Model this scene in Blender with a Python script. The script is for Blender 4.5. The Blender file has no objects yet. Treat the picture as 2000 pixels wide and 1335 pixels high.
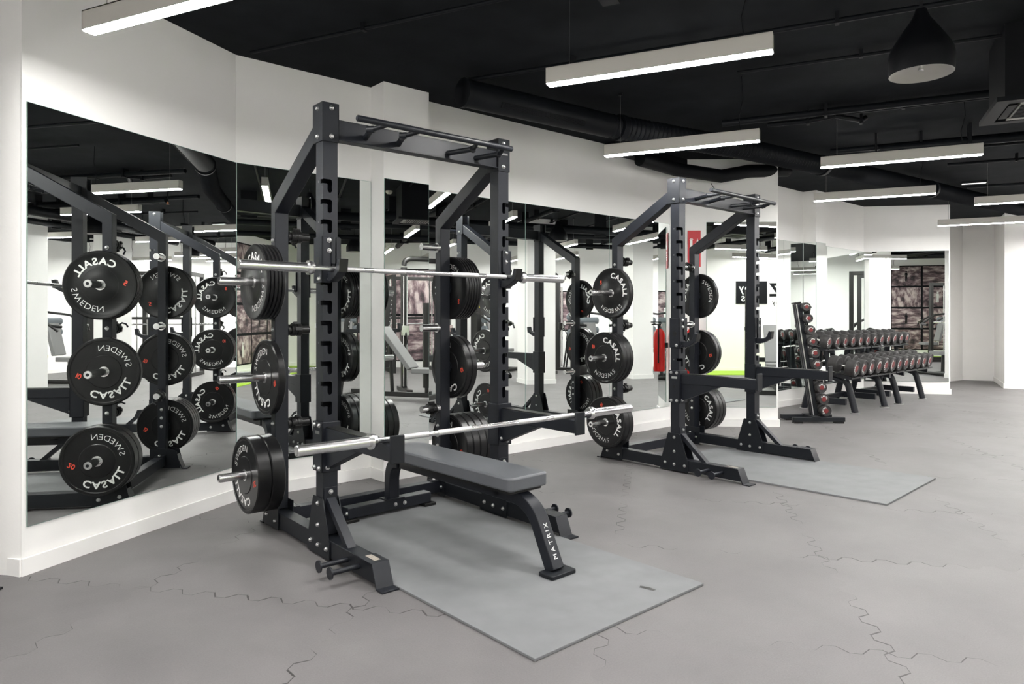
import bpy, bmesh, math, random
from mathutils import Matrix, Vector
random.seed(4)
PI = math.pi
sc = bpy.context.scene
C = bpy.context.collection

# ------------------------------------------------------------------ camera, world, exposure
cam_d = bpy.data.cameras.new('camera')
cam = bpy.data.objects.new('camera', cam_d); C.objects.link(cam)
cam_d.sensor_width = 36.0
cam_d.lens = 24.657
cam_d.shift_y = -0.02555
cam_d.clip_start = 0.05
cam.location = (0, 0, 1.281)
cam.rotation_euler = (PI / 2, 0, math.radians(-41.135))
sc.camera = cam
w = bpy.data.worlds.new('world'); sc.world = w; w.use_nodes = True
w.node_tree.nodes['Background'].inputs[0].default_value = (0.8, 0.85, 1, 1)
w.node_tree.nodes['Background'].inputs[1].default_value = 0.02
sc.view_settings.view_transform = 'Standard'
sc.view_settings.look = 'None'
sc.view_settings.exposure = 1.75
sc.view_settings.gamma = 1.0
sc.view_settings.use_curve_mapping = False
sc.cycles.use_denoising = True
sc.cycles.max_bounces = 12
sc.cycles.diffuse_bounces = 5
sc.cycles.glossy_bounces = 8
sc.cycles.sample_clamp_indirect = 6.0
sc.cycles.caustics_reflective = True
sc.cycles.caustics_refractive = False
LAMP = 60.0          # strength of the pendant diffusers

# ------------------------------------------------------------------ helpers
def mat(name, col, rough=0.5, metal=0.0, emit=None, es=0.0, noise=0.0, nscale=8.0, bump=0.0, bscale=200.0, spec=0.5, coat=0.0, rvar=0.0):
    m = bpy.data.materials.new(name); m.use_nodes = True
    nt = m.node_tree; b = nt.nodes['Principled BSDF']
    b.inputs['Base Color'].default_value = (*col, 1)
    b.inputs['Roughness'].default_value = rough
    b.inputs['Metallic'].default_value = metal
    b.inputs['Specular IOR Level'].default_value = spec
    b.inputs['Coat Weight'].default_value = coat
    if emit:
        b.inputs['Emission Color'].default_value = (*emit, 1); b.inputs['Emission Strength'].default_value = es
    if noise or bump or rvar:
        tc = nt.nodes.new('ShaderNodeTexCoord')
    if noise or rvar:
        n = nt.nodes.new('ShaderNodeTexNoise'); n.inputs['Scale'].default_value = nscale; n.inputs['Detail'].default_value = 5
        nt.links.new(tc.outputs['Object'], n.inputs['Vector'])
    if noise:
        r = nt.nodes.new('ShaderNodeMapRange'); r.inputs['To Min'].default_value = 1 - noise; r.inputs['To Max'].default_value = 1 + noise
        r.inputs['From Min'].default_value = .25; r.inputs['From Max'].default_value = .75
        nt.links.new(n.outputs['Fac'], r.inputs['Value'])
        mx = nt.nodes.new('ShaderNodeVectorMath'); mx.operation = 'SCALE'; mx.inputs[0].default_value = col
        nt.links.new(r.outputs[0], mx.inputs['Scale']); nt.links.new(mx.outputs[0], b.inputs['Base Color'])
    if rvar:
        r2 = nt.nodes.new('ShaderNodeMapRange'); r2.inputs['To Min'].default_value = rough - rvar; r2.inputs['To Max'].default_value = rough + rvar
        nt.links.new(n.outputs['Fac'], r2.inputs['Value']); nt.links.new(r2.outputs[0], b.inputs['Roughness'])
    if bump:
        n2 = nt.nodes.new('ShaderNodeTexNoise'); n2.inputs['Scale'].default_value = bscale; n2.inputs['Detail'].default_value = 4
        nt.links.new(tc.outputs['Object'], n2.inputs['Vector'])
        bp = nt.nodes.new('ShaderNodeBump'); bp.inputs['Strength'].default_value = bump; bp.inputs['Distance'].default_value = 0.002
        nt.links.new(n2.outputs['Fac'], bp.inputs['Height']); nt.links.new(bp.outputs[0], b.inputs['Normal'])
    return m

M = {}
M['wall'] = mat('wall_paint', (.90, .89, .87), .6, noise=.015, nscale=3, bump=.15, bscale=90)
M['skirt'] = mat('skirting_paint', (.90, .89, .87), .45)
M['ceil'] = mat('ceiling_black_paint', (.014, .0155, .0175), .85, noise=.25, nscale=4, bump=.4, bscale=60, spec=.04)
M['black'] = mat('matt_black_paint', (.005, .0055, .007), .55, noise=.1, spec=.15)
M['duct'] = mat('duct_black', (.006, .007, .009), .5, noise=.2, nscale=10, spec=.15)
M['rack'] = mat('rack_powder_coat', (.0095, .011, .0155), .42, noise=.08, nscale=60, bump=.12, bscale=600, spec=.33)
M['rack_dark'] = mat('rack_bracket_coat', (.008, .0095, .0125), .45, bump=.1, bscale=600, spec=.3)
M['rubber'] = mat('bumper_rubber', (.0065, .0065, .007), .30, noise=.1, nscale=12, spec=.35)
M['rubber_matt'] = mat('dumbbell_rubber', (.034, .033, .033), .55, noise=.2, nscale=30, spec=.3)
M['chrome'] = mat('chrome', (.80, .80, .80), .12, 1.0)
M['satin'] = mat('satin_steel', (.72, .72, .72), .24, 1.0, noise=.05, nscale=40)
M['bolt'] = mat('zinc_bolt', (.62, .62, .62), .28, 1.0)
M['white'] = mat('white_print', (.82, .82, .80), .5)
M['red'] = mat('red_print', (.75, .07, .035), .5)
M['dred'] = mat('dumbbell_red', (.15, .012, .012), .5)
M['glow2'] = mat('dim_lamp_diffuser', (1, 1, 1), .5, emit=(1, .98, .95), es=.25)
M['signred'] = mat('sign_red', (.55, .02, .03), .4)
M['extred'] = mat('extinguisher_red', (.70, .012, .010), .25)
M['vinyl'] = mat('bench_vinyl', (.095, .100, .110), .42, noise=.06, nscale=10, bump=.2, bscale=450)
M['mat'] = mat('platform_rubber', (.168, .172, .178), .62, noise=.10, nscale=7, bump=.4, bscale=350)
M['plastic'] = mat('black_plastic', (.007, .007, .007), .35, spec=.35)
M['lamp_body'] = mat('lamp_housing', (.55, .53, .49), .45)
M['glow'] = mat('lamp_diffuser', (1, 1, 1), .5, emit=(1.0, .985, .96), es=LAMP)
M['lampin'] = mat('dome_inner', (.42, .40, .38), .35)
M['label'] = mat('label_paper', (.30, .27, .23), .6, noise=.4, nscale=120)
M['yellow'] = mat('yellow_plastic', (.85, .70, .02), .4)
M['greyblue'] = mat('grey_blue_foam', (.13, .15, .165), .6)
M['turf'] = mat('lime_turf', (.30, .48, .03), .8, noise=.2, nscale=80, bump=.6, bscale=300)
M['dgrey'] = mat('machine_grey', (.020, .0195, .019), .4, noise=.1, spec=.35)
M['pad'] = mat('machine_pad', (.20, .20, .20), .55)
M['grille'] = mat('grille_grey', (.33, .32, .30), .5)
M['cable'] = mat('steel_cable', (.25, .25, .25), .4, .8)
M['cream'] = mat('cream_plastic', (.62, .58, .48), .5)
M['copper'] = mat('copper_head', (.55, .22, .10), .35, .8)

# mirror
mm = bpy.data.materials.new('mirror_glass'); mm.use_nodes = True
nt = mm.node_tree; nt.nodes.clear()
g = nt.nodes.new('ShaderNodeBsdfGlossy'); g.inputs['Roughness'].default_value = 0.0
g.inputs['Color'].default_value = (.83, .865, .845, 1)
out = nt.nodes.new('ShaderNodeOutputMaterial'); nt.links.new(g.outputs[0], out.inputs[0])
M['mirror'] = mm
M['mirror_edge'] = mat('mirror_edge', (.25, .38, .34), .25)

def floor_material():
    m = bpy.data.materials.new('rubber_puzzle_floor'); m.use_nodes = True
    nt = m.node_tree; b = nt.nodes['Principled BSDF']; L = nt.links.new
    def N(t, **k):
        n = nt.nodes.new(t)
        for a, v in k.items(): setattr(n, a, v)
        return n
    def math_(op, a, bb=None, c=None):
        n = N('ShaderNodeMath', operation=op)
        for i, v in enumerate((a, bb, c)):
            if v is None: continue
            if isinstance(v, (int, float)): n.inputs[i].default_value = v
            else: L(v, n.inputs[i])
        return n.outputs[0]
    geo = N('ShaderNodeNewGeometry')
    rot = N('ShaderNodeVectorRotate', rotation_type='Z_AXIS'); rot.inputs['Angle'].default_value = math.radians(-37.5)
    L(geo.outputs['Position'], rot.inputs['Vector'])
    sx = N('ShaderNodeSeparateXYZ'); L(rot.outputs[0], sx.inputs[0])
    S = 1.078
    def seam(p, q, off, per=.168, A=.024):
        ph = math_('FRACT', math_('DIVIDE', q, per))
        tri = math_('SUBTRACT', math_('ABSOLUTE', math_('SUBTRACT', ph, .5)), .25)     # -.25..25
        wv = math_('MULTIPLY', math_('MAXIMUM', math_('MINIMUM', math_('MULTIPLY', tri, 9.0), 1.0), -1.0), A)
        steep = math_('LESS_THAN', math_('ABSOLUTE', tri), .111)
        pp = math_('DIVIDE', math_('SUBTRACT', math_('SUBTRACT', p, off), wv), S)
        d = math_('MULTIPLY', math_('ABSOLUTE', math_('SUBTRACT', pp, math_('ROUND', pp))), S)
        wid = math_('ADD', math_('MULTIPLY', steep, .0042), .0017)
        return math_('DIVIDE', d, wid), math_('FLOOR', math_('ADD', pp, .0)), d
    a, ia, da = seam(sx.outputs['X'], sx.outputs['Y'], .735)
    c, ic, dc = seam(sx.outputs['Y'], sx.outputs['X'], .196)
    mn = math_('MINIMUM', a, c)
    # seams are tight in places: noise widens and closes them
    nz = N('ShaderNodeTexNoise'); nz.inputs['Scale'].default_value = 2.2; nz.inputs['Detail'].default_value = 3
    L(geo.outputs['Position'], nz.inputs['Vector'])
    op = N('ShaderNodeMapRange'); op.inputs['From Min'].default_value = .42; op.inputs['From Max'].default_value = .60
    op.inputs['To Min'].default_value = .0; op.inputs['To Max'].default_value = 1.2
    L(nz.outputs['Fac'], op.inputs['Value'])
    line = math_('LESS_THAN', mn, op.outputs[0])
    # per tile tone
    cmb = N('ShaderNodeCombineXYZ'); L(ia, cmb.inputs[0]); L(ic, cmb.inputs[1])
    wn = N('ShaderNodeTexWhiteNoise', noise_dimensions='3D'); L(cmb.outputs[0], wn.inputs['Vector'])
    n1 = N('ShaderNodeTexNoise'); n1.inputs['Scale'].default_value = 1.3; n1.inputs['Detail'].default_value = 6; n1.inputs['Roughness'].default_value = .6
    L(geo.outputs['Position'], n1.inputs['Vector'])
    n2 = N('ShaderNodeTexNoise'); n2.inputs['Scale'].default_value = 160; n2.inputs['Detail'].default_value = 3
    L(geo.outputs['Position'], n2.inputs['Vector'])
    n3 = N('ShaderNodeTexNoise'); n3.inputs['Scale'].default_value = 5; n3.inputs['Detail'].default_value = 8; n3.inputs['Roughness'].default_value = .7
    L(geo.outputs['Position'], n3.inputs['Vector'])
    v = math_('ADD', math_('MULTIPLY', math_('SUBTRACT', n1.outputs['Fac'], .5), .62), math_('MULTIPLY', math_('SUBTRACT', n2.outputs['Fac'], .5), .35))
    v = math_('ADD', v, math_('MULTIPLY', math_('SUBTRACT', n3.outputs['Fac'], .5), .35))
    v = math_('ADD', v, math_('MULTIPLY', math_('SUBTRACT', wn.outputs['Value'], .5), .10))
    v = math_('ADD', v, 1.0)
    sc_ = N('ShaderNodeVectorMath', operation='SCALE'); sc_.inputs[0].default_value = (.145, .1375, .1385)
    L(v, sc_.inputs['Scale'])
    mix = N('ShaderNodeMix', data_type='RGBA'); L(line, mix.inputs['Factor']); L(sc_.outputs[0], mix.inputs['A']); mix.inputs['B'].default_value = (.035, .033, .032, 1)
    L(mix.outputs['Result'], b.inputs['Base Color'])
    rr = N('ShaderNodeMapRange'); rr.inputs['To Min'].default_value = .42; rr.inputs['To Max'].default_value = .68
    L(n3.outputs['Fac'], rr.inputs['Value']); L(rr.outputs[0], b.inputs['Roughness'])
    bp = N('ShaderNodeBump'); bp.inputs['Strength'].default_value = .35; bp.inputs['Distance'].default_value = .003
    hh = math_('SUBTRACT', math_('MULTIPLY', n2.outputs['Fac'], .5), math_('MULTIPLY', line, 1.0))
    L(hh, bp.inputs['Height']); L(bp.outputs[0], b.inputs['Normal'])
    return m
M['floor'] = floor_material()

class MB:
    """collects shapes into one mesh"""
    def __init__(s): s.bm = bmesh.new()
    def _add(s, vs, fs, T=None):
        v = [s.bm.verts.new((T @ Vector(p)) if T is not None else p) for p in vs]
        for f in fs:
            try: s.bm.faces.new([v[i] for i in f])
            except ValueError: pass
        return s
    def box(s, x0, x1, y0, y1, z0, z1, T=None):
        return s._add([(x0,y0,z0),(x1,y0,z0),(x1,y1,z0),(x0,y1,z0),(x0,y0,z1),(x1,y0,z1),(x1,y1,z1),(x0,y1,z1)],
                      [(0,3,2,1),(4,5,6,7),(0,1,5,4),(1,2,6,5),(2,3,7,6),(3,0,4,7)], T)
    def prism(s, poly, f, d0, d1):
        """poly 2d, f(a,b,d)->3d"""
        n = len(poly)
        vs = [f(a, b, d0) for a, b in poly] + [f(a, b, d1) for a, b in poly]
        fs = [tuple(range(n)), tuple(range(2*n-1, n-1, -1))] + [(i, n+i, n+(i+1) % n, (i+1) % n) for i in range(n)]
        return s._add(vs, fs)
    def plan(s, poly, z0, z1): return s.prism(poly, lambda a, b, d: (a, b, d), z0, z1)
    def side(s, poly, x0, x1): return s.prism(poly, lambda a, b, d: (d, a, b), x0, x1)   # poly in (y,z)
    def front(s, poly, y0, y1): return s.prism(poly, lambda a, b, d: (a, d, b), y0, y1)  # poly in (x,z)
    def cyl(s, p, q, r, n=20, r2=None):
        p, q = Vector(p), Vector(q); r2 = r if r2 is None else r2
        z = (q-p).normalized(); x = z.orthogonal().normalized(); y = z.cross(x)
        vs = []
        for c_, rr in ((p, r), (q, r2)):
            vs += [c_ + (x*math.cos(2*PI*i/n) + y*math.sin(2*PI*i/n))*rr for i in range(n)]
        fs = [tuple(range(n-1, -1, -1)), tuple(range(n, 2*n))] + [(i, (i+1) % n, n+(i+1) % n, n+i) for i in range(n)]
        return s._add(vs, fs)
    def lathe(s, prof, n=48, T=None):
        vs = []; k = len(prof)
        for i in range(n):
            a = 2*PI*i/n
            vs += [(r*math.cos(a), r*math.sin(a), z) for r, z in prof]
        fs = []
        for i in range(n):
            j = (i+1) % n
            for q in range(k-1): fs.append((i*k+q, j*k+q, j*k+q+1, i*k+q+1))
        s._add(vs, fs, T)
        bmesh.ops.remove_doubles(s.bm, verts=s.bm.verts, dist=1e-6)
        return s
    def sweep(s, pts, w_, h_, side):
        """rectangular section along pts, side = constant width direction"""
        side = Vector(side).normalized(); P = [Vector(p) for p in pts]; vs = []
        for i, p in enumerate(P):
            if i == 0: t = P[1]-p
            elif i == len(P)-1: t = p-P[-2]
            else: t = (P[i+1]-p).normalized()+(p-P[i-1]).normalized()
            t.normalize(); u = side.cross(t).normalized()
            k = 1.0
            if 0 < i < len(P)-1: k = 1/max(.3, abs(t.dot((P[i+1]-p).normalized())))
            for a, b_ in ((-1,-1),(1,-1),(1,1),(-1,1)): vs.append(p + side*a*w_/2 + u*b_*h_/2*k)
        fs = [(3,2,1,0), tuple(len(vs)-4+i for i in range(4))]
        for i in range(len(P)-1):
            for k in range(4): fs.append((i*4+k, i*4+(k+1)%4, (i+1)*4+(k+1)%4, (i+1)*4+k))
        return s._add(vs, fs)
    def tube(s, pts, r, n=12):
        P = [Vector(p) for p in pts]; vs = []; ref = None
        for i, p in enumerate(P):
            if i == 0: t = P[1]-p
            elif i == len(P)-1: t = p-P[-2]
            else: t = (P[i+1]-p).normalized()+(p-P[i-1]).normalized()
            t.normalize()
            if ref is None: ref = t.orthogonal().normalized()
            x = (ref - t*ref.dot(t)).normalized(); ref = x; y = t.cross(x)
            vs += [p + (x*math.cos(2*PI*k/n)+y*math.sin(2*PI*k/n))*r for k in range(n)]
        fs = [tuple(range(n-1, -1, -1)), tuple(range(len(vs)-n, len(vs)))]
        for i in range(len(P)-1):
            for k in range(n): fs.append((i*n+k, i*n+(k+1)%n, (i+1)*n+(k+1)%n, (i+1)*n+k))
        return s._add(vs, fs)
    def mesh(s, name='m', m=None, smooth=True, ang=.6):
        bmesh.ops.recalc_face_normals(s.bm, faces=s.bm.faces)
        me = bpy.data.meshes.new(name); s.bm.to_mesh(me); s.bm.free()
        if m is not None: me.materials.append(m)
        if smooth:
            me.shade_smooth(); me.set_sharp_from_angle(angle=ang)
        return me
    def obj(s, name, m, parent=None, bevel=0, T=None, smooth=True):
        return link(name, s.mesh(name, m, smooth), parent, bevel, T)

def link(name, me, parent=None, bevel=0, T=None):
    o = bpy.data.objects.new(name, me); C.objects.link(o)
    if parent is not None: o.parent = parent
    if T is not None: o.matrix_basis = T
    if bevel:
        b = o.modifiers.new('bevel', 'BEVEL'); b.width = bevel; b.segments = 2; b.limit_method = 'ANGLE'; b.angle_limit = .6
        b.harden_normals = False
    return o

def tag(o, label, cat, group=None, kind=None):
    o['label'] = label; o['category'] = cat
    if group: o['group'] = group
    if kind: o['kind'] = kind
    return o
def thing(name, label, cat, T=None, group=None):
    o = bpy.data.objects.new(name, None); C.objects.link(o); o.empty_display_size = .1
    if T is not None: o.matrix_basis = T
    return tag(o, label, cat, group)
def struct(name, mb, m):
    o = mb.obj(name, m); o['kind'] = 'structure'; return o
def kids(o): return [c for c in KID.get(o.name, [])]
KID = {}
def copy_tree(o, T, label=None, group=None):
    r = o.copy(); C.objects.link(r); r.matrix_basis = T
    if label: r['label'] = label
    if group: r['group'] = group
    for ch in list(o.children):
        c = ch.copy(); C.objects.link(c); c.parent = r
        for g_ in list(ch.children):
            d = g_.copy(); C.objects.link(d); d.parent = c
    return r
def loc(x, y, z): return Matrix.Translation((x, y, z))
def rz(a): return Matrix.Rotation(a, 4, 'Z')
def rx(a): return Matrix.Rotation(a, 4, 'X')
def ry(a): return Matrix.Rotation(a, 4, 'Y')

def boolean_diff(me_a, me_b):
    a = bpy.data.objects.new('tmp_a', me_a); b = bpy.data.objects.new('tmp_b', me_b)
    C.objects.link(a); C.objects.link(b)
    md = a.modifiers.new('b', 'BOOLEAN'); md.operation = 'DIFFERENCE'; md.object = b; md.solver = 'EXACT'
    dg = bpy.context.evaluated_depsgraph_get()
    me = bpy.data.meshes.new_from_object(a.evaluated_get(dg))
    bpy.data.objects.remove(a); bpy.data.objects.remove(b)
    me.shade_smooth(); me.set_sharp_from_angle(angle=.6)
    return me

# ---- lettering
_glyph = {}
def glyph(ch, off=0.0):
    k = (ch, off)
    if k not in _glyph:
        cu = bpy.data.curves.new('glyph', 'FONT'); cu.body = ch; cu.size = 1.0; cu.offset = off
        cu.resolution_u = 3; cu.fill_mode = 'FRONT'
        o = bpy.data.objects.new('glyph', cu); C.objects.link(o)
        dg = bpy.context.evaluated_depsgraph_get()
        me = bpy.data.meshes.new_from_object(o.evaluated_get(dg))
        vs = [v.co.copy() for v in me.vertices]; fs = [tuple(p.vertices) for p in me.polygons]
        bpy.data.objects.remove(o); bpy.data.curves.remove(cu); bpy.data.meshes.remove(me)
        if vs:
            x0 = min(v.x for v in vs); x1 = max(v.x for v in vs)
        else: x0, x1 = 0, .3
        _glyph[k] = (vs, fs, x0, x1)
    return _glyph[k]
def text_flat(mb, s, size, T, off=0.0, space=.08, center=True, wide=1.0):
    """text laid in XY of T (x right, y up), cap height about .7 size"""
    x = 0; items = []
    for ch in s:
        if ch == ' ': x += .32*wide; continue
        vs, fs, a, b = glyph(ch, off); items.append((vs, fs, x - a*wide)); x += (b-a)*wide + space
    x -= space; sh = -x/2 if center else 0
    for vs, fs, dx in items:
        mb._add([T @ Vector(((v.x*wide+dx+sh)*size, v.y*size, 0)) for v in vs], fs)
def text_arc(mb, s, size, r, a0, z, off=0.0, space=.1, wide=1.0, T=Matrix()):
    """letters on a circle of radius r, tops outward, clockwise from angle a0 (clockwise degrees from +Y, start of text)"""
    a = math.radians(a0)
    for ch in s:
        vs, fs, x0, x1 = glyph(ch, off)
        wd = (x1-x0)*wide*size; am = a + wd/2/(r+size*.35)
        R = T @ rz(-am) @ loc(0, r, z)
        mb._add([R @ Vector(((v.x-(x0+x1)/2)*wide*size, v.y*size, 0)) for v in vs], fs)
        a += (wd + space*size)/(r+size*.35)
    return math.degrees(a)

# ------------------------------------------------------------------ setting
YM = 4.931           # plane of the mirrored wall
HC = 3.096           # ceiling
ZT, ZB = 2.344, .235 # mirror top and bottom
A0 = Vector((.453, 4.192)); A1 = Vector((1.765, 4.931))
D0 = Vector((6.749, 4.931)); D1 = Vector((7.645, 4.078)); D2 = Vector((8.6, 4.95))
F0 = Vector((12.085, 4.931)); F1 = Vector((12.926, 3.919))
E = .008
struct('floor', MB().box(-3, 17, -8.5, 7, -.1, 0), M['floor'])
struct('ceiling', MB().box(-3, 17, -8.5, 7, HC, HC+.1), M['ceil'])

def nrm(a, b):
    t = (b-a).normalized(); return Vector((-t.y, t.x))
wb = MB()
wb.plan([(1.765, YM+E), (13.2, YM+E), (13.2, 5.3), (1.4, 5.3)], 0, HC)
n = nrm(A0, A1)*E
wb.plan([tuple(A0+n), tuple(A1+n), (1.6, 5.3), (.2, 4.9), (.379-.02, 4.30)], 0, HC)
struct('wall_back', wb, M['wall'])
pl = MB(); pl.plan([(2.824, 4.736+E), (3.245, 4.736+E), (3.245, 5.0), (2.824, 5.0)], 0, HC); struct('wall_pier', pl, M['wall'])
pl = MB(); pl.plan([(9.97+E, 4.736+E), (10.27, 4.736+E), (10.27, 5.0), (9.97+E, 5.0)], 0, HC); struct('wall_pier', pl, M['wall'])
n = nrm(D0, D1)*E
pl = MB(); pl.plan([tuple(D0+n), tuple(D1+n), tuple(D2), (6.9, 5.1)], 0, HC); struct('wall_angled_pier', pl, M['wall'])
n = nrm(F0, F1)*E
pl = MB(); pl.plan([tuple(F0+n), tuple(F1+n), (13.12, 4.06), (13.3, 5.1), (12.2, 5.1)], 0, HC); struct('wall_angled_pier', pl, M['wall'])

def wall_strip(name, pts, th=.15, m=None):
    mb = MB()
    for a, b in zip(pts[:-1], pts[1:]):
        a, b = Vector(a), Vector(b); k = nrm(a, b)*th
        mb.plan([tuple(a), tuple(b), tuple(b+k), tuple(a+k)], 0, HC)
    struct(name, mb, m or M['wall'])
# walls wound so that the room lies to their right
wall_strip('wall_left', [(-2.6, 5.9), (-1.2, 5.9), (.379, 4.324)])
wall_strip('wall_left_return', [(.379, 4.324), (.453, 4.192)], th=.012)
wall_strip('wall_far_left', [(-2.6, -1.8), (-2.6, 5.9)])
W1a, W1b = Vector((2.2, -2.01)), Vector((7.38, -7.41))
wall_strip('wall_side', [tuple(W1b), tuple(W1a), (2.0, -1.8), (-2.6, -1.8)])
wall_strip('wall_right', [(13.2, 5.3), (14.5, 5.3), (15.46, 4.704), (16.006, 4.635), (16.225, 4.151), (14.711, 3.609), (14.762, 3.336), (15.1, 1.6), (14.6, -.9)])
wall_strip('wall_front', [(14.6, -.9), (13.4, -1.75), (7.38, -7.41)])

# skirting
def skirt(name, pts, h=.085, t=.016, z0=0):
    mb = MB()
    P = [Vector(p) for p in pts]
    for a, b in zip(P[:-1], P[1:]):
        k = -nrm(a, b)*t; tt = (b-a).normalized()*t*.5
        mb.prism([tuple(a-tt), tuple(b+tt), tuple(b+tt+k), tuple(a-tt+k)], lambda x, y, d: (x, y, d), z0, h)
    struct(name, mb, M['skirt'])
skirt('baseboard_back', [tuple(A0), tuple(A1), (2.824, YM), (2.824, 4.736), (3.245, 4.736), (3.245, YM), tuple(D0), tuple(D1), tuple(D2), (9.97, YM), (9.97, 4.736), (10.27, 4.736), (10.27, YM), tuple(F0), tuple(F1), (13.12, 4.06)])
skirt('baseboard_left', [(-2.6, 5.9), (-1.2, 5.9), (.379, 4.324), (.453, 4.192)])
skirt('baseboard_right', [(15.0, 5.0), (15.46, 4.704), (16.006, 4.635), (16.225, 4.151), (14.711, 3.609), (14.762, 3.336), (15.1, 1.6), (14.6, -.9)])
skirt('baseboard_side', [tuple(W1b), tuple(W1a)])
skirt('baseboard_front', [(14.6, -.9), (13.4, -1.75), (7.38, -7.41)])

# columns standing in the open floor
def column(x, y, wd, where):
    a = Vector((.93, .37)).normalized(); b = Vector((.37, -.93)).normalized()
    p = Vector((x, y)); q = [p, p+a*wd, p+a*wd+b*wd, p+b*wd]
    o = struct('column', MB().plan([tuple(v) for v in q], 0, HC), M['wall'])
    mb = MB(); c_ = sum(q, Vector((0, 0)))/4
    mb.plan([tuple(c_+(v-c_)*1.05) for v in q], 0, .085)
    k = mb.obj('skirting', M['skirt'], o)
column(8.80, .23, .56, '')
column(11.19, .78, .46, '')

# mirrors: each panel a thing
def mirror(p, q, label, zb=ZB, zt=ZT, gap=.003, gb=.003):
    p, q = Vector(p), Vector(q); t = (q-p).normalized(); k = nrm(p, q)
    a, b = p+t*gap, q-t*gb
    o = thing('wall_mirror', label, 'mirror', group='wall mirrors along the weights area')
    mb = MB(); mb.plan([tuple(a), tuple(b), tuple(b+k*.0005), tuple(a+k*.0005)], zb, zt)
    mb.obj('mirror_glass', M['mirror'], o, smooth=False)
    e = MB(); mb = e
    aa, bb = a-t*.0015, b+t*.0015
    e.plan([tuple(aa+k*.0008), tuple(bb+k*.0008), tuple(bb+k*.006), tuple(aa+k*.006)], zb-.002, zt+.002)
    e.obj('glass_edge', M['mirror_edge'], o)
def lerp2(a, b, t): return a+(b-a)*t
mirror(lerp2(A0, A1, .02), A1, 'large wall mirror on the turned wall beside the white pier, reflecting the black weight plates', gap=.0, gb=.004)
mirror((1.765, YM), (2.822, YM), 'wall mirror behind the near power rack, left of the protruding pier')
mirror((2.826, 4.736), (3.243, 4.736), 'narrow mirror on the face of the protruding pier behind the near rack')
mirror((3.25, YM), (4.475, YM), 'wall mirror just past the narrow pier, behind the near rack far upright')
mirror((4.475, YM), (5.679, YM), 'wall mirror between the two power racks showing a white column')
mirror((5.679, YM), (6.745, YM), 'wall mirror behind the farther power rack, ending at the angled pier')
mirror(lerp2(D0, D1, .335), lerp2(D0, D1, .985), 'mirror on the angled pier behind the farther rack, showing the black sign', zt=2.365, zb=.225)
mirror((8.7, YM), (9.40, YM), 'wall mirror beside the dumbbell tree next to the angled pier')
mirror((9.40, YM), (9.966, YM), 'narrow wall mirror behind the dumbbell tree, meeting the small pier')
mirror((9.97, YM-.003), (9.97, 4.738), 'slim mirror on the side of the small pier behind the dumbbell tree')
mirror((9.972, 4.736), (10.268, 4.736), 'slim mirror on the face of the small pier by the dumbbell racks')
mirror((10.28, YM), (12.08, YM), 'wall mirror directly behind the dumbbell racks')
mirror(F0, lerp2(F0, F1, .985), 'mirror turned toward the room at the end of the dumbbell racks, showing photographs', zt=2.344, zb=.2)

# ------------------------------------------------------------------ pendants and services
LD = Vector((.404, -.915, 0)).normalized()      # direction of the luminaires and pipes
LP = Vector((.915, .404, 0)).normalized()
ANG = math.atan2(LD.y, LD.x)
def pendant_light(x, y, label, first=[None]):
    T = loc(x, y, 2.595) @ rz(ANG)
    if first[0] is None:
        o = thing('pendant_light', label, 'light', T, 'linear pendant lights under the black ceiling')
        L_ = 1.207
        b = MB(); b.box(0, L_, -.032, -.029, 0, .088); b.box(0, L_, .029, .032, 0, .088); b.box(0, L_, -.032, .032, .083, .088)
        b.box(0, .003, -.032, .032, 0, .088); b.box(L_-.003, L_, -.032, .032, 0, .088)
        b.obj('housing', M['lamp_body'], o)
        MB().box(.004, L_-.004, -.028, .028, -.006, .012).obj('diffuser', M['glow'], o, smooth=False)
        MB().cyl((.13, 0, .088), (.13, 0, HC-2.595), .0015, 6).obj('cable', M['cable'], o)
        c_ = MB(); c_.tube([(L_-.14, 0, .088), (L_-.15, 0, .2), (L_-.12, 0, .33), (L_-.13, 0, HC-2.595)], .0035, 8); c_.obj('cable', M['black'], o)
        MB().cyl((.13, 0, HC-2.595-.02), (.13, 0, HC-2.595), .018, 12).obj('ceiling_rose', M['black'], o)
        first[0] = o
    else: copy_tree(first[0], T, label)
lights = [(.66, 3.74, 'white linear pendant light above the turned mirror, nearest the white pier'),
 (2.782, 2.875, 'white linear pendant light above the near rack bench, largest whole one in view'),
 (4.38, 3.848, 'white linear pendant light between the two power racks below the round duct'),
 (6.152, 2.883, 'white linear pendant light beyond the black dome lamp, above the dumbbell tree side'),
 (7.903, 3.784, 'white linear pendant light over the wall piers by the dumbbell racks'),
 (9.584, 2.65, 'white linear pendant light cut by the frame edge, above the far white wall'),
 (11.442, 3.628, 'lowest-looking linear pendant light at the far end near the corridor wall')]
more = [(4.25, -.45), (7.62, -.45), (11.05, -.65), (5.92, .52), (9.35, .95), (12.9, .5), (2.1, .62), (7.23, -2.35), (10.75, -2.1), (3.5, -2.5), (5.75, -3.5), (8.95, -3.6), (.1, .5), (13.2, 2.6), (-1.35, 3.05), (-1.9, .1), (14.05, 2.75), (14.3, .9), (12.6, 2.45)]  # continued rows; the last entries, left and corridor, are added to brighten walls
for x, y, l in lights: pendant_light(x, y, l)
for i, (x, y) in enumerate(more): pendant_light(x, y, 'white linear pendant light out of frame, from reflected rows or added to brighten walls')

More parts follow.
